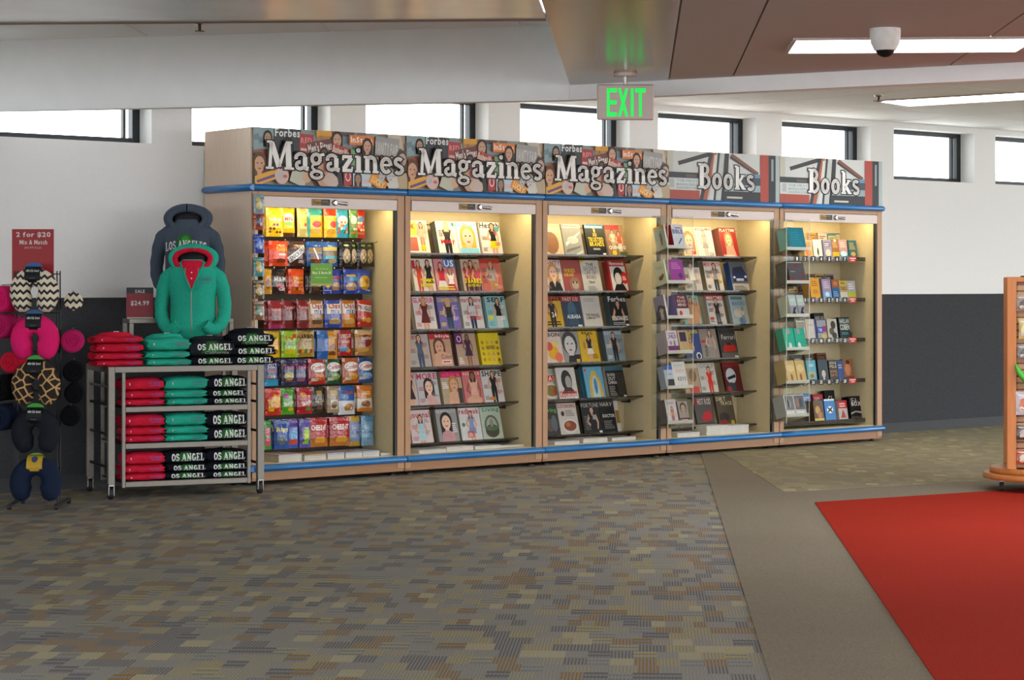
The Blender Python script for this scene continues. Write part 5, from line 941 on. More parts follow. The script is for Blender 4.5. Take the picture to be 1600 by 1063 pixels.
def win(c, c2): return lambda A: (A.ell(.5,.33,.36,.2,c), A.ell(.5,.33,.28,.15,c2), A.rect(.15,.62,.85,.78,'#e0dcd0'))
bag(0,0.284,0.428,'yellow pouch of chocolate clusters with blue lettering','#d9b416',lambda A:(A.text('Sundrops',.1,.5,.9,.66,'#8fb8c8'),[A.ell(.2+.2*(k%4),.14+.13*(k%3),.08,.05,'#6a3c14') for k in range(7)]))
bag(0,0.428,0.545,'yellow pouch with a round white and green badge','#dcb818',lambda A:(A.ell(.5,.62,.4,.2,'#d8d8c4'),A.text('MINI',.2,.55,.8,.68,'#b03024'),A.ell(.5,.45,.3,.07,'#7aa838'),A.rect(0,0,1,.14,'#4a2c14')))
bag(0,0.550,0.646,'pale cream pouch turned sideways','#b5aa68',lambda A:(A.ell(.6,.5,.3,.16,'#c8a020'),A.ell(.7,.42,.15,.07,'#b03020')))
bag(0,0.652,0.789,'teal and yellow pouch with a red oval','#2f9c98',lambda A:(A.rect(.2,.0,1,.75,'#d8b020'),A.text('GUM',.3,.55,.9,.72,'#caa010'),A.ell(.6,.45,.3,.12,'#c02418'),A.ell(.55,.2,.3,.12,'#c8a860')))
bag(0,0.783,0.909,'red and yellow pouch with a red oval','#c43018',lambda A:(A.rect(0,.0,1,.75,'#d8ae1c'),A.text('GUM',.15,.55,.9,.72,'#b88c10'),A.ell(.65,.45,.3,.12,'#c02418'),A.ell(.5,.18,.3,.12,'#c89a48')))
bag(0,0.909,1.025,'light blue pouch of mixed nuts','#2f96b8',lambda A:(A.ell(.5,.6,.42,.16,'#d8d0c4'),[A.ell(.2+.15*(k%5),.2+.11*(k%4),.08,.05,['#b85c2c','#d8b890','#8a4a24'][k%3]) for k in range(12)]))
bag(0,1.025,1.090,'narrow green pouch of nuts','#3c7a2c',lambda A:(A.ell(.5,.62,.4,.14,'#c8c4b4'),[A.ell(.25+.25*(k%3),.18+.12*(k%4),.12,.05,['#a8703c','#d0b088'][k%2]) for k in range(9)]))
bag(0,1.084,1.178,'narrow red pouch of nuts','#a8201c',lambda A:(A.ell(.5,.65,.42,.12,'#4a6a90'),[A.ell(.25+.25*(k%3),.16+.12*(k%4),.12,.05,['#b87844','#d8b890'][k%2]) for k in range(9)]))
bag(1,0.306,0.472,'bright orange stand-up bag with yellow script','#d8430e',lambda A:(A.text("Reese's",.35,.6,.95,.78,'#e8c81c'),A.rect(.45,.42,.85,.5,'#d8d0c4'),A.ell(.6,.2,.25,.12,'#8a3a14')))
bag(1,0.472,0.635,'brown chocolate bar bag with slanted white lettering','#4a2a24',lambda A:(A.rrect(.55,.5,1.1,.26,33,'#d8d8d8'),A.text('SNICKERS',.08,.41,1.0,.59,'#22346a',ang=33),A.rect(.6,.1,.9,.25,'#b8b0a8')))
bag(1,0.641,0.783,'blue trail mix bag with a clear window','#24549c',lambda A:(A.rect(.1,.5,.9,.75,'#8a7048'),A.ell(.5,.3,.38,.18,'#6a4428'),A.rrect(.5,.5,.08,.5,25,'#d8dce0'),A.ell(.6,.2,.2,.07,'#b8502c')))
bag(1,0.777,0.933,'blue trail mix bag with a turquoise strip','#2a5ea8',lambda A:(A.rect(.05,.62,.95,.78,'#c8b458'),A.rect(.05,.4,.95,.58,'#7a6a4c'),A.rect(.0,.3,1,.42,'#2f9cb0'),A.ell(.6,.22,.28,.1,'#c8a878')))
for k, (a, b, d) in enumerate(((0.933,1.025,'leftmost'),(1.020,1.096,'second'),(1.090,1.172,'third'),(1.160,1.243,'rightmost'))):
    bag(1, a, b+.02, 'black pistachio bag with oval nut window, %s of four' % d, '#14161a', lambda A: (A.ell(.5,.42,.3,.3,'#a8906a'), [A.ell(.35+.15*(q%3),.25+.12*(q//3),.08,.05,['#c8b088','#8a744c'][q%2]) for q in range(9)], A.ell(.5,.86,.2,.05,'#5a7a28')))
bag(2,0.273,0.317,'sliver of a yellow bag by the post','#c8941c',lambda A:A.ell(.5,.4,.3,.2,'#8a4a14'))
bag(2,0.317,0.472,'dark brown candy bag with white lettering','#2c1c1a',lambda A:(A.text('M&M',.25,.5,.95,.68,'#d0ccc8'),A.ell(.6,.3,.25,.12,'#b02424'),A.ell(.7,.2,.2,.08,'#d8d4d0')))
bag(2,0.478,0.612,'orange candy bag with yellow lettering','#d04410',lambda A:(A.text("Reese's",.25,.58,.95,.72,'#e0c020'),A.text('Pieces',.3,.42,.9,.55,'#e8c820'),[A.ell(.3+.18*k,.2,.1,.06,['#c8841c','#8a3c10','#d8a020'][k%3]) for k in range(4)]))
bag(2,0.675,0.789,'dark brown bag hanging under the green sign','#3a2418',lambda A:A.ell(.5,.3,.3,.2,'#5a3c24'))
bag(2,0.783,0.857,'blue bag of banana chips beside the green sign','#23409c',lambda A:(A.ell(.5,.45,.35,.25,'#c8982c'),A.rect(.1,.1,.9,.16,'#d8d8d4')))
bag(2,0.852,0.956,'blue nut bag with a maroon label','#2a3c94',lambda A:(A.rect(.15,.55,.85,.72,'#8a2c4c'),A.ell(.5,.28,.36,.2,'#b08a58')))
bag(2,0.967,1.096,'blue nut bag with a light blue label','#2440a0',lambda A:(A.rect(.35,.52,.95,.7,'#3c94c0'),A.ell(.5,.28,.38,.18,'#b89868'),A.rect(.15,.7,.8,.78,'#c0a040')))
bag(2,1.096,1.231,'blue bag of yellow fruit chips','#2846a4',lambda A:(A.ell(.5,.45,.42,.3,'#c89a24'),A.ell(.4,.4,.16,.12,'#d8b840'),A.ell(.65,.5,.16,.1,'#a8641c'),A.rect(.6,.1,.95,.16,'#d8d8d4')))
bag(3,0.300,0.428,'red licorice bag with magenta base','#8f1c22',lambda A:(A.text('Twizzlers',.15,.62,.9,.72,'#d0b8b4'),A.ell(.5,.35,.35,.18,'#6a1a1c'),A.rect(0,0,1,.14,'#a0245c')))
bag(3,0.433,0.545,'dark red licorice bag, middle of three','#7f181e',lambda A:(A.text('Twizzlers',.12,.7,.9,.8,'#d0b8b4'),A.rect(.15,.15,.85,.6,'#6a2a24')))
bag(3,0.545,0.663,'dark red licorice bag, right of three','#84191f',lambda A:(A.text('Twizzlers',.12,.7,.9,.8,'#d0b8b4'),A.rect(.15,.15,.85,.6,'#70302a')))
def chex(c, lc): return lambda A: (A.rect(.1,.5,.95,.95,'#d4cfc6'), A.text('Chex',.2,.7,.9,.9,'#a82a24'), A.text('mix',.3,.5,.85,.66,lc), A.ell(.55,.22,.36,.14,c))
bag(3,0.663,0.800,'tan snack mix bag with red and blue lettering','#a8784c',chex('#6a4a34','#24408a'))
bag(3,0.800,0.950,'blue snack mix bag with red and blue lettering','#1f3f9c',chex('#b0905c','#24408a'))
bag(3,0.950,1.090,'orange snack mix bag with red and blue lettering','#c4701c',chex('#d8a458','#24408a'))
bag(3,1.090,1.231,'red corn snack bag with white lettering','#b42a1c',lambda A:(A.rrect(.5,.7,.9,.24,-8,'#d8d4cc'),A.text('BUGLES',.1,.62,.92,.78,'#1c2450',ang=-8),A.ell(.35,.3,.16,.1,'#d08a2c'),A.ell(.68,.26,.2,.1,'#d89838')))
bag(4,0.278,0.416,'yellow and orange sour candy bag','#d8b010',lambda A:(A.text('Sour',.2,.68,.8,.84,'#3c6a1c'),A.text('PATCH',.1,.46,.92,.62,'#d8501c'),A.ell(.5,.22,.36,.12,'#d06a18')))
bag(4,0.416,0.556,'lime green sour candy bag','#8fbc14',lambda A:(A.text('Sour',.2,.66,.75,.82,'#c02c1c'),A.text('PUNCH',.1,.44,.92,.6,'#2c7a1c'),A.ell(.8,.82,.14,.1,'#c83418'),A.ell(.5,.2,.36,.12,'#d8c81c')))
bag(4,0.556,0.714,'gold gummy candy bag with black capitals','#a8842c',lambda A:(A.text('HARIBO',.06,.7,.95,.86,'#1c1810'),A.text('GOLDBEARS',.08,.54,.92,.64,'#4a3810',False),[A.ell(.2+.15*k,.22,.07,.08,['#c03a1c','#d8b020','#4a8a2c','#d0d0a0'][k%4]) for k in range(5)]))
bag(4,0.731,0.909,'tall blue and gold cookie bag','#1f5ea8',lambda A:(A.rect(.5,0,1,1,'#c4841c'),A.text('Chips',.55,.7,.95,.8,'#e0d4b0'),A.ell(.75,.4,.2,.12,'#8a4c18'),A.ell(.7,.18,.2,.09,'#7a4014')),h=.215)
bag(4,0.927,1.055,'red cheese cracker bag with light blue strip','#a81c20',lambda A:(A.text('CHEEZ-IT',.08,.7,.92,.84,'#dcd6cc'),A.text('Snack',.2,.5,.8,.62,'#dcd6cc',False),A.rect(.1,.18,.7,.34,'#4a9ac8'),A.ell(.7,.2,.2,.08,'#d8901c')))
bag(4,1.072,1.231,'tan cracker bag with a dark red oval','#a8743c',lambda A:(A.rect(0,.8,1,1,'#c8a878'),A.ell(.6,.58,.36,.24,'#7a1c1c'),A.text('Goldfish',.28,.62,.92,.74,'#d8ccb8'),A.ell(.4,.22,.35,.1,'#c89a4c')))
bag(5,0.278,0.405,'dark blue hard candy bag with light blue base','#232f6c',lambda A:(A.text('JOLLY',.15,.7,.85,.86,'#dcdce0'),A.text('RANCHER',.12,.54,.9,.64,'#b03a4c'),A.rect(0,0,1,.26,'#2f94bc'),[A.ell(.25+.17*k,.34,.09,.06,['#a82840','#3c8a3c','#c87a1c','#6a3c90'][k%4]) for k in range(4)]))
bag(5,0.416,0.534,'dark blue gummy bag with pink lettering','#252a52',lambda A:(A.text('Trolli',.12,.62,.9,.82,'#b04a78'),A.ell(.5,.36,.36,.16,'#a89a4c'),A.ell(.5,.2,.3,.1,'#7a5038')))
bag(5,0.534,0.652,'dark purple gummy bag with pink lettering','#33285a',lambda A:(A.text('Trolli',.12,.62,.9,.82,'#c0507c'),A.ell(.5,.36,.36,.16,'#6a6a90'),A.ell(.5,.2,.3,.1,'#a85c4c')))
def combos(c, c2): return lambda A: (A.ell(.55,.66,.46,.19,'#e0dcd4'), A.text('Combos',.15,.58,.95,.76,'#a81c24',ang=8), A.ell(.6,.28,.32,.13,c2), A.rect(.12,.1,.5,.25,'#c8c0b4'))
for a, b, c, c2, d in ((0.652,0.806,'#a01f1c','#c8742c','red'),(0.811,0.956,'#20502c','#8aa45c','dark green'),(0.956,1.102,'#a8521c','#d0952c','burnt orange'),(1.102,1.249,'#1f4888','#8ab0d0','navy blue')):
    bag(5, a, b, '%s filled pretzel bag with white oval badge' % d, c, combos(c, c2))
bag(6,0.278,0.411,'red and yellow fruit chew bag','#c02c18',lambda A:(A.poly([(.1,.2),(.5,.8),(.9,.75),(.95,.3)],'#d8901c'),A.text('Starburst',.12,.5,.92,.66,'#e8d01c',ang=12),A.rect(.2,.15,.5,.3,'#d8c020')))
bag(6,0.416,0.539,'green sour fruit candy bag with diagonal lettering','#4a9c1c',lambda A:(A.text('Skittles',.2,.36,.95,.52,'#e4e4dc',ang=12),A.ell(.4,.7,.2,.1,'#a83c90'),A.ell(.7,.2,.2,.08,'#d8b01c')))
bag(6,0.550,0.686,'crimson fruit candy bag with diagonal lettering','#a81824',lambda A:(A.text('Skittles',.25,.36,.98,.52,'#e4e4dc',ang=12),A.ell(.35,.72,.2,.09,'#d8901c'),A.ell(.7,.18,.2,.08,'#4a8a2c')))
bag(6,0.692,0.817,'chocolate brown pouch with gold lettering','#35241a',lambda A:(A.rect(.3,.7,.7,.86,'#b09050'),A.text('Lavish',.2,.42,.85,.56,'#b89c68'),A.ell(.5,.2,.25,.1,'#6a4a30')))
bag(6,0.817,0.927,'beige pouch with brown window','#9a8468',lambda A:(A.rect(.2,.66,.8,.86,'#c8b490'),A.rect(.2,.1,.85,.5,'#d0c4b0'),A.ell(.5,.3,.25,.14,'#7a5434')))
bag(6,0.927,1.084,'blue cookie pouch with white lower half','#1c5a9c',lambda A:(A.rect(.0,0,1,.48,'#c8ccd0'),A.text('Classic',.3,.72,.92,.84,'#c84a4c'),A.ell(.6,.24,.3,.14,'#a8702c'),A.ell(.5,.3,.14,.07,'#c08a40')),h=.215)
bag(6,1.090,1.231,'orange cookie pouch with white lower half','#c4701a',lambda A:(A.rect(.0,.08,1,.5,'#d0c8b8'),A.lines(.2,.65,.85,.8,2,'#e0c898'),A.ell(.5,.3,.3,.12,'#8a5424'),A.ell(.65,.22,.14,.07,'#a86c30')))
bag(7,0.267,0.345,'green candy bag by the post on the bottom row','#3c8a30',lambda A:(A.ell(.5,.6,.36,.16,'#b83c5c'),A.ell(.5,.25,.36,.16,'#c84a6a')))
bag(7,0.356,0.478,'royal blue candy bag with yellow lettering','#24509c',lambda A:(A.text('Rips',.12,.56,.92,.76,'#d8c820'),A.ell(.5,.28,.34,.14,'#5a6a68')))
bag(7,0.472,0.579,'blue and purple candy bag with coloured sweets','#3c5cb0',lambda A:(A.rect(0,.75,1,1,'#5a3c90'),A.ell(.5,.45,.36,.16,'#4a94c8'),A.ell(.5,.2,.36,.12,'#c8503c')))
bag(7,0.573,0.669,'purple and green candy bag','#54489c',lambda A:(A.ell(.6,.45,.36,.26,'#7ab028'),A.ell(.6,.45,.2,.14,'#c8d040'),A.ell(.5,.15,.3,.1,'#8ab83c')))
def cz(A): A.rect(.0,.0,1,.28,'#b06a20'); A.text('CHEEZ-IT',.1,.58,.92,.76,'#e4ded4'); A.ell(.55,.22,.3,.13,'#d8982c'); A.ell(.5,.92,.4,.05,'#8a1418')
bag(7,0.669,0.834,'red cheese cracker bag with white capitals, left of two','#b01c1c',cz)
bag(7,0.846,1.020,'red cheese cracker bag with white capitals, right of two','#ac1a1c',cz)
bag(7,1.031,1.131,'pale blue chip bag with gold top','#7a8cb0',lambda A:(A.rect(0,.82,1,1,'#c09a30'),A.text('Chip',.15,.4,.85,.52,'#3c4a78'),A.rect(0,0,1,.16,'#b08a2c')),h=.225)
bag(7,1.131,1.243,'light blue chip bag at the row end','#6f9cb8',lambda A:(A.rect(0,.8,1,1,'#4a84a8'),A.text('Chip',.15,.4,.85,.52,'#3c5a80'),A.ell(.5,.12,.3,.08,'#8a9aa4')),h=.225)
for i, (row, x0, x1, desc, bgc, fn, h, bulge, n) in enumerate(BAGS):
    w = max(0.075, x1-x0); A = Art(w, h or ROWH[row], bgc); fn(A); me = bag_mesh(A, min(bulge, w*0.2)); xc = (x0+x1)/2; z = ROWZ[row]
    Y = 0.26+(0.02 if i % 2 else 0)
    ob('peg_hook', PEG, cab1, (xc, 0.275, z-0.004))
    o = ob('snack_bag', me, None, (xc, Y, z), (R(-2), 0, R(random.uniform(-7, 7)))); tag(o, '%s, %s row' % (desc, ROWN[row]), 'snack bag', 'snack bags on hooks')
    if n and w > 0.1:
        o = ob('snack_bag', me, None, (xc-0.006, Y+0.048, z), (R(-2), 0, R(random.uniform(-8, 8)))); tag(o, 'second bag hanging behind the %s' % ' '.join(desc.split()[:10]), 'snack bag', 'snack bags on hooks')
A = Art(0.19, 0.165, '#5f9a2c'); A.text('Buy 2 Save $1',.08,.5,.92,.64,'#d8e4b8'); A.text('Mix and Match',.2,.72,.8,.8,'#b8d088',False); A.lines(.2,.34,.8,.44,1,'#8fb858'); A.rect(0,0,1,.1,'#a8a848')
o = flat_print(A, 'price_sign', 'print', None, (0.709-0.005, 0.155, 1.424), (0,0,0), 0.002); tag(o, 'square green offer sign hung among the snack bags', 'sign')
m = MB(); m.box(-.01,.01,.0,.02,.165,.17); 
# strip of small bags clipped to the left post
st = thing('clip_strip', 'clear strip clipped to the left post of the snack cabinet', 'strip', (0.035, -0.004, 1.1))
m = MB(); m.box(-0.012,0.012,-0.003,0.0,0.0,0.97); m.build('strip','acrylic_edge',st)
for k,(c,c2,z,d) in enumerate((('#7a94a0','#c8b868',1.985,'grey-blue card with yellow toys'),('#a84420','#3a2848',1.865,'orange and purple packet'),('#1f3c9c','#5a7ad0',1.70,'deep blue packet'),('#3c8a94','#c0a040',1.535,'teal packet with gold'),('#5a4c34','#b89c5c',1.375,'brown packet'),('#8a5a3c','#4a7a5c',1.225,'multicoloured sweet packet'))):
    A = Art(0.085, 0.135, c); A.ell(.5,.4,.32,.22,c2); A.ell(.4,.7,.24,.12,c2); A.rect(.1,.86,.9,.95,'#b8b4a8'); A.ell(.65,.3,.14,.1,'#c8c0a0')
    o = ob('hanging_packet', bag_mesh(A, 0.012), None, (0.045, -0.022, z+0.09), (R(-3),0,R(-8))); tag(o, '%s on the strip at the left post' % d, 'packet', 'packets clipped to the post strip')

# ------------------------------------------------------------------ clothing rack
RYAW = R(-15.5); RO = (-1.26, -0.23)
def RK(x, y): c, s = math.cos(RYAW), math.sin(RYAW); return (RO[0]+x*c-y*s, RO[1]+x*s+y*c)
RL, RD, RZ = 1.075, 0.68, 0.885
rk = thing('clothing_rack', 'grey metal rolling clothing rack with three shelves beside snack cabinet', 'rack', (*RO, 0), (0,0,RYAW))
def part(name, m, parent, *boxes):
    mb = MB()
    for b in boxes: mb.bbox(*b, 0.003)
    return mb.build(name, m, parent)
pw = 0.045
for x in (0, RL-pw):
    for y in (0, RD-pw):
        part('post', 'rackmetal', rk, (x, x+pw, y, y+pw, 0.1, RZ))
        m = MB(); m.tube([(x+pw/2-0.013,y+pw/2+0.01,0.042),(x+pw/2+0.013,y+pw/2+0.01,0.042)], 0.042, 16); ca = m.build('caster', 'rubber', rk)
        m = MB(); m.box(x+pw/2-0.02,x+pw/2-0.015,y+0.005,y+pw,0.03,0.1); m.box(x+pw/2+0.015,x+pw/2+0.02,y+0.005,y+pw,0.03,0.1); m.box(x+pw/2-0.02,x+pw/2+0.02,y+0.005,y+pw,0.09,0.1); m.build('caster_fork', 'metal', ca)
for y in (0, RD-pw): part('top_rail', 'rackmetal', rk, (pw, RL-pw, y, y+pw, RZ-0.04, RZ))
for x in (0, RL-pw):
    part('top_rail', 'rackmetal', rk, (x, x+pw, pw, RD-pw, RZ-0.04, RZ))
    for z in (0.2, 0.42, 0.62, 0.74): part('side_rung', 'rackmetal' if z > .7 else 'dark', rk, (x+0.014, x+0.03, pw, RD-pw, z, z+0.016))
part('top_board', 'rackmetal', rk, (0.02, RL-0.02, 0.02, RD-0.02, RZ-0.006, RZ-0.001))
IX0, IX1 = 0.095, 0.985; SZ = [0.615, 0.37, 0.115]
for x in (IX0, IX1-0.024): 
    for y in (0.012, RD-0.05): part('inner_post', 'rackmetal', rk, (x, x+0.024, y, y+0.024, 0.075, RZ-0.04))
for z in SZ:
    part('shelf_rail', 'rackmetal', rk, (IX0+0.024, IX1-0.024, 0.012, 0.036, z-0.036, z)); part('shelf_rail', 'rackmetal', rk, (IX0+0.024, IX1-0.024, RD-0.05, RD-0.026, z-0.036, z))
    part('shelf_board', 'dark', rk, (IX0, IX1, 0.036, RD-0.05, z-0.012, z-0.004))

# folded garments
def fold_mesh(w, d, t, seed, slump=0.0, top=False):
    rn = random.Random(seed); ph = [rn.uniform(0, 6.28) for _ in range(4)]
    n = 3.2
    def yz(a):
        c, s = math.cos(a), math.sin(a); return (math.copysign(abs(c)**(2/n), c), math.copysign(abs(s)**(2/2.4), s))
    mb = MB(); nx, na = 16, 22; vs = []
    for i in range(nx+1):
        q = i/nx*2-1; e = (1-abs(q)**7)**0.5 if abs(q) < 1 else 0.0; e = max(e, 0.42)
        for k in range(na):
            cy, cz = yz(k*2*math.pi/na)
            wr = 0.0025*math.sin(9*q+ph[0]+cy*3)+0.002*math.sin(23*q+ph[1]+cz*2)
            z = t/2+cz*t/2*(0.75+0.25*e); z += (0.006*math.sin(4*q+ph[2]) if cz > 0.3 and top else 0)-slump*max(0, cz)*abs(q)**2*0.4
            gv = 0.011*math.exp(-((cz+0.3+0.12*math.sin(3*q+ph[3]))/0.13)**2) if cy < -0.5 else 0.0
            bag_ = 0.010*math.sin(5*q+ph[1])*max(0, -cy)*(1-abs(cz))
            vs.append((q*w/2+wr*0.5+(0.012*math.sin(7*cz+ph[2]) if abs(q) > 0.9 else 0), d/2+cy*d/2*(0.94+0.06*e)+wr*0.6+gv+bag_*0.5, max(0, z+wr*0.6)))
    fs = [(i*na+k, i*na+(k+1)%na, (i+1)*na+(k+1)%na, (i+1)*na+k) for i in range(nx) for k in range(na)]
    mb.add(vs, fs, None, 0, True); mb.add(vs[:na], [tuple(range(na-1,-1,-1))]); mb.add(vs[-na:], [tuple(range(na))])
    return mb
def fold_front(w, d, t):
    n, n2 = 3.2, 2.4
    def f(u, v, l):
        z = t*(0.1+0.8*v); cz = z/t*2-1; s = abs(cz)**(n2/2); s = min(s, 1); a = math.asin(s); c = math.cos(a)**(2/n)
        return ((u-0.5)*w*0.94, d/2-c*d/2-0.0095-l*0.0004, z)
    return f
def garment(mat_, w, t, seed, art=None, tagged=False, top=False, slump=0.0, d=0.235):
    """template: list of (name, mesh) parts"""
    out = [('fabric', fold_mesh(w, d, t, seed, slump, top).mesh('fabric', mat_))]
    if art:
        A = art(w, t); mb = MB(); f = fold_front(w, d, t); A.sh = A.sh[1:]
        A.emit(mb, f, cells=(5, 6)); out.append(('chest_print', mb.mesh('chest_print', 'clothprint')))
    if tagged:
        mb = MB(); mb.box(-0.018, 0.018, d*0.32, d*0.32+0.003, t-0.004, t+0.03); out.append(('size_label', mb.mesh('size_label', 'white')))
    if top:
        mb = MB(); mb.tube([(-0.12,0.16,t-0.01),(-0.09,0.1,t+0.004),(0,0.075,t+0.008),(0.09,0.1,t+0.004),(0.12,0.16,t-0.01)], [0.012,0.018,0.02,0.018,0.012], 10); out.append(('hood_fold', mb.mesh('hood_fold', mat_)))
    return out
def put(tpl, name, label, cat, loc, yaw, group):
    t = thing(name, label, cat, loc, (0,0,yaw), group)
    for n, me in tpl: ob(n, me, t)
def la_print(cut=1.0, script=False):
    def f(w, t):
        A = Art(w, t, '#000000')
        A.poly([(.2,.1),(.25,.7),(.38,.98),(.6,1.0),(.7,.75),(.82,.5),(.84,.1)],'#2c5a30'); A.poly([(.34,.2),(.4,.75),(.52,.92),(.6,.6),(.7,.3)],'#3a7a38')
        A.serif('OS ANGEL',.1,.36 if script else .14,.98,.82 if script else .86*cut,'#d8dad8')
        if script: A.text('California',.3,.08,.9,.3,'#a8b0a0',False)
        return A
    return f
def chest(c): 
    return lambda w, t: (lambda A: (A.text('LOS ANGELES',.62,.52,.95,.72,c), A.text('CALIFORNIA',.66,.3,.94,.45,c), A.rect(.09,.4,.12,.62,'#d8b0b0'), A)[-1])(Art(w, t, '#000000'))
RED, GRN, BLK = 'red_cloth', 'green_cloth', 'black_cloth'
POS = ['bottom', 'middle', 'top']
def pile(px, z0, ts, mt, colour, art, where, w=0.275, tag_top=False, y=0.018, seed=0, char=None):
    z = z0
    for k, t in enumerate(ts):
        last = k == len(ts)-1
        m_ = mt if not (char and last) else char
        tpl = garment(m_, w+0.006*((k*7+seed) % 3), t, seed*10+k, art[min(k, len(art)-1)] if isinstance(art, list) else art, last and tag_top, last and tag_top, 0.02 if last else 0)
        n = POS[k] if len(ts) == 3 else (['lower','upper'][k] if len(ts) == 2 else ['bottom','second','third','top'][k])
        put(tpl, 'folded_hoodie', '%s folded %s hoodie in the pile %s' % (n, colour, where), 'hoodie', (*RK(px+0.006*math.sin(k*3+seed), y+0.004*k), z), RYAW+R(1.5*math.sin(k*5+seed)), 'folded hoodies on the rack')
        z += t*0.985
    return z
C1, C2 = '#8a5a9a', '#9a6a80'
T0 = RZ
pile(0.075, T0, (.045,.05,.062,.05), RED, 'red', chest(C1), 'on the left of the rack top', .3, True, -.005, 1)
pile(0.41, T0, (.05,.052,.092), GRN, 'green', chest('#7a6a80'), 'on the rack top beside the red ones', .285, True, -.005, 2)
pile(0.715, T0, (.06,.115), BLK, 'charcoal', [la_print(), la_print(1, True)], 'on the rack top under the green mannequin', .29, True, -.008, 3, 'char_cloth')
pile(1.0, T0, (.062,.064,.1), BLK, 'black', [la_print(), la_print(), la_print(1, True)], 'on the right end of the rack top', .295, True, -.005, 4)
for s, (z, nm) in enumerate(zip(SZ, ('upper shelf', 'middle shelf', 'bottom shelf'))):
    pile(0.255, z, (.05,.057,.088), RED, 'red', chest(C1), 'on the left of the %s' % nm, .26, False, .03, 5+s)
    if s < 2: pile(0.545, z, (.05,.057,.09), GRN, 'green', chest('#5a6a80'), 'in the middle of the %s' % nm, .27, False, .03, 9+s)
    else: pile(0.545, z, (.052,.056,.088), BLK, 'black', la_print(), 'in the middle of the %s' % nm, .27, False, .03, 11)
    if s == 1: pile(0.83, z, (.092,.104), BLK, 'black', la_print(1, False), 'on the right of the %s' % nm, .27, False, .03, 13)
    else: pile(0.83, z, (.05,.057,.09), BLK, 'black', la_print(), 'on the right of the %s' % nm, .27, False, .03, 14+s)

# riser table at the back of the rack top
RX, RY, RW, RDp, RH = 0.255, 0.47, 0.74, 0.215, 0.31
rt = thing('riser_table', 'grey metal riser standing on the back of the clothing rack', 'riser', (*RK(RX, RY), RZ), (0,0,RYAW))
for x in (0, RW-0.03):
    for y in (0, RDp-0.03): part('leg', 'rackmetal', rt, (x, x+0.03, y, y+0.03, 0, RH-0.03))
part('table_top', 'rackmetal', rt, (0, RW, 0, RDp, RH-0.03, RH))
A = Art(0.185, 0.205, '#8f2030'); A.rect(0,.8,1,1,'#20232c'); A.poly([(0,.8),(1,.8),(1,.9),(.8,.96),(.5,.99),(.2,.96),(0,.9)],'#242832'); A.text('SALE',.32,.82,.68,.93,'#d0d0cc'); A.text('$24.99',.16,.36,.84,.56,'#dccfcc')
ss = thing('price_sign', 'maroon sale sign reading $24.99 standing on the riser', 'sign', (*RK(RX+0.085, RY+0.05), RZ+RH), (0,0,RYAW-R(10)))
flat_print(A, 'sign_face', 'print', ss, (0,0,0.012), (0,0,0), 0.003)
m = MB(); m.bbox(-0.09,0.09,-0.03,0.03,0,0.012,0.002); m.build('sign_base','acrylic_edge',ss)

# ------------------------------------------------------------------ mannequin torsos wearing hoodies
RINGS = [(0.0,.148,.088),(.03,.15,.092),(.05,.165,.102),(.14,.155,.106),(.27,.156,.11),(.36,.172,.112),(.42,.18,.104),(.455,.168,.094),(.485,.135,.082),(.51,.095,.07),(.53,.075,.06)]
def ring_at(z):
    for (z0,a0,b0),(z1,a1,b1) in zip(RINGS, RINGS[1:]):
        if z <= z1: t = (z-z0)/(z1-z0); return a0+(a1-a0)*t, b0+(b1-b0)*t
    return RINGS[-1][1:]
def chest_y(x, z): a, b = ring_at(z); q = min(0.999, abs(x)/a); return -b*(1-q**2.4)**(1/2.4)
def torso_mesh(mt):
    mb = MB(); na = 40; vs = []; zs = []
    for (z0,a0,b0),(z1,a1,b1) in zip(RINGS, RINGS[1:]):
        for k in range(3): zs.append(z0+(z1-z0)*k/3)
    zs.append(RINGS[-1][0])
    for z in zs:
        a, b = ring_at(z)
        for k in range(na):
            t = k*2*math.pi/na; c, s = math.cos(t), math.sin(t)
            wr = 0.003*math.sin(5*t+z*30)+0.002*math.sin(9*t-z*60)
            vs.append((a*math.copysign(abs(c)**(2/2.4), c)*(1+wr), b*math.copysign(abs(s)**(2/2.4), s)*(1+wr), z))
    n = len(zs); mb.add(vs, [(i*na+k, i*na+(k+1)%na, (i+1)*na+(k+1)%na, (i+1)*na+k) for i in range(n-1) for k in range(na)], None, 0, True)
    mb.add(vs[:na], [tuple(range(na-1,-1,-1))]); return mb.mesh('torso', mt)
def smooth_path(P, n=5):
    out = []
    for i in range(len(P)-1):
        p0, p1, p2, p3 = P[max(0,i-1)], P[i], P[i+1], P[min(len(P)-1,i+2)]
        for k in range(n):
            t = k/n; out.append(tuple(0.5*((2*b)+(-a+c)*t+(2*a-5*b+4*c-d)*t*t+(-a+3*b-3*c+d)*t**3) for a,b,c,d in zip(p0,p1,p2,p3)))
    out.append(P[-1]); return out
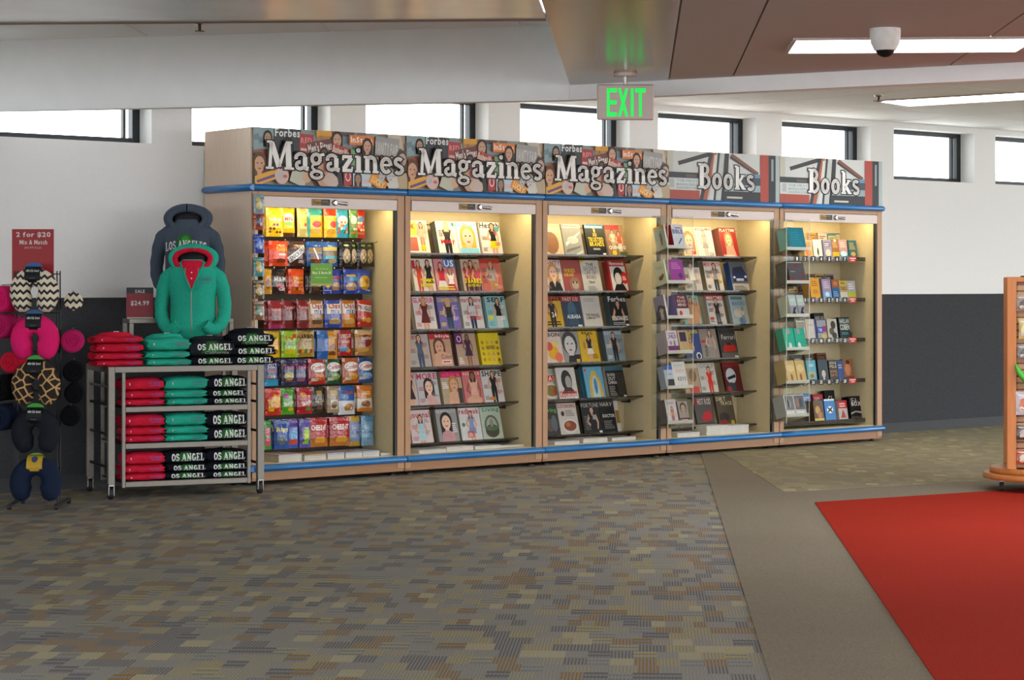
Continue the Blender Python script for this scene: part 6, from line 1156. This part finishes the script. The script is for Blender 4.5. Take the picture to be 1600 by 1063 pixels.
def mannequin(label, loc, yaw, mt, lining, zipped, group, stand_h):
    t = thing('dressed_mannequin', label, 'mannequin', loc, (0,0,yaw), group); H = stand_h
    ob('torso', torso_mesh(mt), t, (0,0,H))
    m = MB(); a, b = .15, .092; m.add([(a*1.02*math.cos(k*math.pi/16)*(1 if 1 else 1), b*1.02*math.sin(k*math.pi/16), z) for z in (-.035, .012) for k in range(32)], [(k,(k+1)%32,32+(k+1)%32,32+k) for k in range(32)], None, 0, True); m.build('waistband', mt, t, (0,0,H))
    for s in (-1, 1):
        P = smooth_path([(s*.12,.0,.45),(s*.175,.0,.395),(s*.209,.005,.28),(s*.216,-.01,.16),(s*.185,-.05,.075),(s*.135,-.095,.05),(s*.09,-.115,.085)], 5)
        P4 = [p for p in P]; rad = [.045,.055,.048,.045,.045,.043,.038]; rr = [r[0] for r in smooth_path([(r,) for r in rad], 5)]
        rr = [r*(1+.05*math.sin(i*1.7)) for i, r in enumerate(rr)]
        m = MB(); m.tube(P4, rr, 16); m.build('sleeve', mt, t, (0,0,H))
    # hood: rim loop facing forward, shell closing behind it
    def rim(th):
        x = .145*math.sin(th); z = .537+.078*math.cos(th)-(.02 if math.cos(th) < 0 else 0)*abs(math.cos(th)); y = -.075+.05*(math.cos(th)*0.5+0.5)+.03*abs(math.sin(th))
        return Vector((x, y, z))
    N = 36; m = MB(); vs = []
    for j in range(9):
        q = j/8
        for k in range(N):
            p = rim(k*2*math.pi/N); c = Vector((0,.09,.515)); f = math.cos(q*math.pi/2); g = 1+.42*math.sin(q*math.pi)
            d = p-c; v = c+Vector((d.x*f*g, d.y*f+(.055*math.sin(q*math.pi)), d.z*f*(1+.5*math.sin(q*math.pi)))); vs.append(tuple(v))
    m.add(vs, [(j*N+k, (j+1)*N+k, (j+1)*N+(k+1)%N, j*N+(k+1)%N) for j in range(8) for k in range(N)], None, 0, True); m.build('hood', mt, t, (0,0,H))
    m = MB(); AN = [R(-138+276*k/N) for k in range(N+1)] if zipped else [k*2*math.pi/N for k in range(N+1)]; m.tube([tuple(rim(q)) for q in AN], [.02+.007*math.cos(q) for q in AN], 10, cap=zipped); m.build('hood_rim', mt, t, (0,0,H))
    m = MB(); m.tube([tuple((rim(k*2*math.pi/N)-Vector((0,0,.54)))*.84+Vector((0,-.014,.538))) for k in range(N+1)], .02, 10, cap=False); m.build('hood_lining', lining, t, (0,0,H))
    m = MB(); m.lathe([(.1,.44),(.112,.5),(.11,.55),(.085,.585),(.04,.6)], 22); o = m.build('neck_form', 'black', t, (0,.02,H)); o.scale = (1, .62, 1)
    def front(x, z, off=.003): return (x, chest_y(x, z)-off, z)
    # kangaroo pocket
    m = MB(); m.grid(lambda u, v: front((u-.5)*(.25-.07*max(0,v-.4)), .035+.16*v, .011), 12, 8); m.build('pocket', mt, t, (0,0,H))
    if zipped:
        m = MB(); m.grid(lambda u, v: front((u-.5)*.007, .02+.30*v, .013), 2, 12); m.build('zip', 'rackmetal', t, (0,0,H))
        m = MB()
        m.grid(lambda u, v: front((u-.5)*.16*v+.0, .31+.215*v, .012), 8, 10); v_ = m.build('inner_shirt', 'red_cloth', t, (0,0,H))
        for z in (.40,.44):
            m = MB(); p = front(0, z, .01); m.lathe([(.005,0),(.005,.003)], 10); m.build('button', 'white', v_, p, (R(90),0,0))
        for s in (-1,1):
            m = MB(); m.tube([front(s*.083*q, .31+.2*q, .012) for q in [k/6 for k in range(7)]], .006, 6); m.build('zip_edge', mt, t, (0,0,H))
        A = Art(.12,.07,'#000000'); A.sh = []; A.text('LOS ANGELES',0,.55,1,.9,'#5f6a80'); A.text('California',.15,.1,.85,.45,'#4f8a88',False)
        m = MB(); A.emit(m, lambda u, v, l: front(.03+u*.11, .355+v*.055, .006), cells=(3,2)); m.build('chest_print', 'clothprint', t, (0,0,H))
    else:
        A = Art(.28,.12,'#000000'); A.sh = []; A.poly([(.28,.3),(.3,.85),(.42,1.0),(.6,.98),(.66,.7),(.78,.3)],'#2c6a30'); A.ell(.5,.72,.1,.2,'#3f8a3a'); A.serif('LOS ANGELES',.0,.1,1,.55,'#d2d4d4',bend=.14)
        m = MB(); A.emit(m, lambda u, v, l: front((u-.5)*.29, .29+v*.135, .005+l*.0005), cells=(8,4)); m.build('chest_print', 'clothprint', t, (0,0,H))
    for s in (-1,1):
        m = MB(); m.tube([front(s*.045, .47-.03*k+.0, .012) for k in range(6 if zipped else 4)], .0035, 6); m.build('drawstring', mt if not zipped else 'green_cloth', t, (0,0,H))
    m = MB(); m.lathe([(.09,0),(.09,.012),(.018,.02),(.018,H+.05)], 16); m.build('stand', 'metal', t)
    m = MB(); m.lathe([(.135,H-.02),(.14,H+.0)], 24); q = m.build('hip_block', 'black', t); q.scale = (1,.6,1)
    return t
mannequin('mannequin in teal green zip hoodie with red-lined hood and collar', (*RK(.662,.315), RZ), R(-36), 'green_cloth', 'red_cloth', True, 'dressed mannequins on the rack', .19)
mannequin('mannequin in slate grey hoodie with LOS ANGELES print, behind the green one', (*RK(.703,.612), RZ+RH), R(-38), 'slate_cloth', 'slate_cloth', False, 'dressed mannequins on the rack', .165)

# ------------------------------------------------------------------ neck pillow stand
VY = R(-39.2); PO = (-1.80, -0.33)
def PK(x, y): c, s = math.cos(VY), math.sin(VY); return (PO[0]+x*c-y*s, PO[1]+x*s+y*c)
ps = thing('pillow_stand', 'black wire display stand hung with neck pillows at far left', 'stand', (*PO, 0), (0,0,VY))
for x in (-.17,-.15,.105,.125):
    m = MB(); m.tube([(x,0,.03),(x,0,1.52)], .0045, 6); m.build('upright', 'dark', ps)
for z in (.25,.5,.75,1.0,1.25,1.5):
    m = MB(); m.tube([(-.17,0,z),(.125,0,z)], .004, 6); m.build('cross_wire', 'dark', ps)
for s in (-1,1):
    m = MB(); m.tube([(-.16 if s<0 else .14,-.18,.03),(-.16 if s<0 else .14,.2,.03)], .012, 8); m.build('foot', 'dark', ps)
    for y in (-.18,.2):
        m = MB(); m.tube([(-.172 if s<0 else .128,y,.018),(-.148 if s<0 else .152,y,.018)], .018, 12); m.build('caster', 'rubber', ps)
def pillow_mesh(mt, r0=.091, span=170):
    m = MB(); N = 30; P = []; rr = []
    for k in range(N+1):
        th = R(-span+2*span*k/N); e = min(k, N-k)/N
        P.append((r0*math.sin(th)*1.0, 0, r0*1.06*math.cos(th))); q = min(1, e/0.09)
        rr.append((.062+.007*(1-math.cos(th))/2)*(0.25+0.75*math.sin(q*math.pi/2)))
    m.tube(P, rr, 18); return m.mesh('cushion', mt)
def pillow(label, z, mt, band, tab, btext, x=0.0, y=-.16, tilt=0, yaw=0.0):
    t = thing('neck_pillow', label, 'pillow', (*PK(x, y), z), (R(tilt), 0, VY+yaw), 'neck pillows on the stand')
    ob('cushion', pillow_mesh(mt, .091 if mt != 'navy_fur' else .1, 166 if mt != 'navy_fur' else 152), t)
    m = MB(); 
    A = Art(.1,.1, band)
    if btext: A.ell(.2,.62,.07,.08,'#5fb0b8'); A.text('worlds best',.08,.54,.92,.7,'#d4d8d4'); A.lines(.3,.2,.7,.3,1,'#4a4a4c')
    else: A.ell(.5,.62,.2,.2,'#3a4a6a'); A.lines(.2,.1,.8,.3,2,'#b8982c'); A.rect(0,.9,1,1,'#8a6a1c')
    def wrap(u, v, l): a = R(-35+115*v); return ((u-.5)*.1, -(.066+l*.0003)*math.cos(a), (.098 if mt != 'navy_fur' else .108)+(.066+l*.0003)*math.sin(a))
    A.emit(m, wrap, cells=(2,6)); m.build('paper_band', 'print', t)
    if tab:
        m = MB(); pts = [(.055*math.cos(k*math.pi/10), .03*math.sin(k*math.pi/10)) for k in range(11)]
        vs = [(p[0], -.002, p[1]) for p in pts]+[(p[0], .002, p[1]) for p in pts]; n = 11
        m.add(vs, [tuple(range(n)), tuple(range(2*n-1,n-1,-1))]+[(i,n+i,n+(i+1)%n,(i+1)%n) for i in range(n)], tab); m.build('hang_tab', 'print', t, (0,-.012,.158))
    m = MB(); m.tube([(0,.03,.15),(0,.16,.15)], .003, 6); m.build('hang_loop', 'dark', t)
pillow('black and cream chevron neck pillow at the top of the stand', 1.385, 'chevron', '#15171c', '#1c5a9c', True, -.005)
pillow('hot pink plush neck pillow below the chevron one', 1.085, 'pink_fur', '#15171c', '#22548c', True, .0)
pillow('giraffe print neck pillow in the middle of the stand', .795, 'giraffe', '#101114', '#2f9a2c', True, .005)
pillow('charcoal neck pillow below the giraffe print one', .49, 'char_fur', '#101114', '#2f9a2c', True, .005)
pillow('navy blue neck pillow with yellow paper band near the floor', .175, 'navy_fur', '#c09a28', '#5a8a24', False, .012, -.19, -6)
def roll(label, x, y, z, r, mt, yaw=0.0, ln=.24):
    t = thing('rolled_blanket', label, 'blanket', (*PK(x, y), z), (0,0,VY+yaw), 'rolled blankets on the stand')
    m = MB(); m.tube([(0,0,0),(0,.008,0),(0,.02,0),(0,ln-.01,0),(0,ln,0)], [r*.8,r*.93,r,r,r*.9], 20, cap=True); m.build('roll', mt, t)
    P = [((r*.78*(1-k/34))*math.cos(k*.55), -.002, (r*.78*(1-k/34))*math.sin(k*.55)) for k in range(32)]
    m = MB(); m.tube(P, r*.1, 6); m.build('spiral_edge', mt, t)
    m = MB(); m.tube([(0,ln*.3,r*1.05),(0,ln+.05,r*1.1)], .003, 6); m.build('hook', 'dark', t)
roll('small chevron roll hooked at the right of the stand top', .24, -.14, 1.325, .06, 'chevron', R(12))
roll('magenta fleece roll beside the hot pink pillow', .235, -.16, 1.07, .073, 'magenta_fur', R(10))
roll('black fleece roll just below the magenta roll', .235, -.12, .875, .07, 'black_fur', R(10))
roll('black fleece roll right of the giraffe pillow', .24, -.12, .735, .065, 'black_fur', R(10))
roll('dark navy fleece roll lowest on the right side', .215, -.12, .59, .065, 'black_fur', R(10))
roll('pink fleece roll at the left edge beside the chevron pillow', -.245, -.15, 1.34, .085, 'pink_fur', R(-10))
roll('deep pink fleece roll at the left edge beside the pink pillow', -.24, -.15, 1.165, .08, 'magenta_fur', R(-10))
roll('red fleece roll behind the pink pillow at left', -.2, -.02, .93, .07, 'red_cloth', R(-10))
roll('black fleece roll at the left edge beside the giraffe pillow', -.25, -.15, .77, .085, 'black_fur', R(-10))
roll('navy fleece roll at the left edge above the navy pillow', -.25, -.13, .58, .085, 'navy_fur', R(-10))
A = Art(.27,.36,'#a02028'); A.text('2 for $20',.1,.84,.92,.95,'#e0d4d0'); A.text('Mix & Match',.18,.73,.84,.81,'#dccac6'); A.text('$14.99 Each',.3,.64,.7,.69,'#c8a8a4',False)
sg = thing('price_sign', 'red 2 for $20 sign standing above the neck pillows', 'sign', (*PK(-.055,.02), 1.43), (0,0,VY))
flat_print(A, 'sign_face', 'print', sg, (0,0,0), (0,0,0), 0.003)
for x in (-.1,.1):
    m = MB(); m.tube([(x,.006,-.1),(x,.006,.3)], .004, 6); m.build('sign_rod', 'dark', sg)

# ------------------------------------------------------------------ rolling slat display at the right
SY = R(-50)
sp = thing('slat_display', 'orange wood slat display on round rolling base at right edge', 'display stand', (4.13,-3.76,0), (0,0,SY))
m = MB(); m.lathe([(.43,.085),(.44,.09),(.44,.12),(.43,.125)], 40); m.build('base_disc', 'orange_wood', sp)
m = MB(); m.lathe([(.385,.125),(.395,.13),(.395,.16),(.385,.165)], 40); m.build('turntable', 'orange_wood', sp)
for k in range(6):
    a = k*math.pi/3+.5; x, y = .36*math.cos(a), .36*math.sin(a)
    m = MB(); m.tube([(x-.012,y,.038),(x+.012,y,.038)], .038, 14); ca = m.build('caster', 'rubber', sp)
    m = MB(); m.box(x-.018,x+.018,y-.018,y+.018,.072,.086); m.build('caster_plate', 'metal', ca)
hw = .255
for sx in (-1,1):
    for sy in (-1,1):
        x, y = sx*hw, sy*hw; part('corner_post', 'orange_wood', sp, (x-.032, x+.032, y-.032, y+.032, .165, 1.485))
part('top_cap', 'orange_wood', sp, (-hw+.032, hw-.032, -hw-.02, hw+.02, 1.45, 1.485)); 
SLF = MB(); SLF.bbox(-hw+.033, hw-.033, -.012, .0, 0, .038, .004); SLF = SLF.mesh('slat', 'slat')
part('core', 'bronze', sp, (-hw+.04, hw-.04, -hw+.012, hw-.012, .17, 1.45))
for k in range(28):
    ob('slat', SLF, sp, (0,-hw+.01,.175+k*.045)); ob('slat', SLF, sp, (-hw+.01,0,.175+k*.045), (0,0,R(-90)))
def SPK(x, y): c, s = math.cos(SY), math.sin(SY); return (4.13+x*c-y*s, -3.76+x*s+y*c)
for k,(z,c,c2,h,w,lab) in enumerate(((1.36,'#8a7a6c','#5a4c44',.11,.12,'grey boxed item hanging highest on the slat display'),(1.20,'#c0a868','#d8c890',.14,.09,'tan card pack hanging on the slat display'),(1.02,'#7a7470','#4a4644',.1,.11,'dark grey packet hanging mid slat display'),(.70,'#b8b0b4','#c0602c',.16,.13,'silver and orange packet hanging on the slat display'),(.47,'#4a3c38','#a89890',.1,.12,'brown packet hanging low on the slat display'),(.30,'#a8401c','#c8b8a0',.1,.12,'red packet hanging lowest on the slat display'))):
    A = Art(w, h, c); A.ell(.5,.45,.34,.28,c2); A.rect(.1,.82,.9,.94,'#c8c4bc'); A.ell(.3,.25,.14,.1,'#d8d0c4')
    o = ob('hanging_packet', bag_mesh(A, .014), None, (*SPK(-.165,-.285), z), (R(-3),0,SY)); tag(o, lab, 'packet', 'packets on the slat display')
    m = MB(); m.tube([(-.165,-.25,z-.003),(-.165,-.31,z-.003)], .003, 6); m.build('peg_hook', 'metal', sp)
g = thing('toy', 'curved green rubber toy hanging on the slat display', 'toy', (*SPK(-.16,-.30), .74), (0,0,SY))
m = MB(); m.tube(smooth_path([(-.07,0,.15),(-.05,-.01,.1),(.0,-.02,.04),(.06,-.01,.01),(.09,0,.05)], 4), [.004+.02*math.sin(math.pi*k/16) for k in range(17)], 10); m.build('body', 'leafgreen', g)
m = MB(); m.tube([(.02,-.0,.03),(.05,-.02,.12)], [.012,.004], 8); m.build('fin', 'amber', g)
sh_ = thing('sign_holder', 'slim grey sign holder on a thin pole above the slat display', 'sign holder', (*SPK(-.135,0), 1.485), (0,0,SY))
m = MB(); m.tube([(0,0,0),(0,0,.3)], .008, 8); m.build('pole', 'dark', sh_)
m = MB(); m.bbox(-.015,.27,-.006,.006,.28,.64,.004); m.build('sign_panel', 'acrylic_edge', sh_)
m = MB(); m.lathe([(.05,0),(.05,.008),(.01,.012)], 14); m.build('foot', 'dark', sh_)
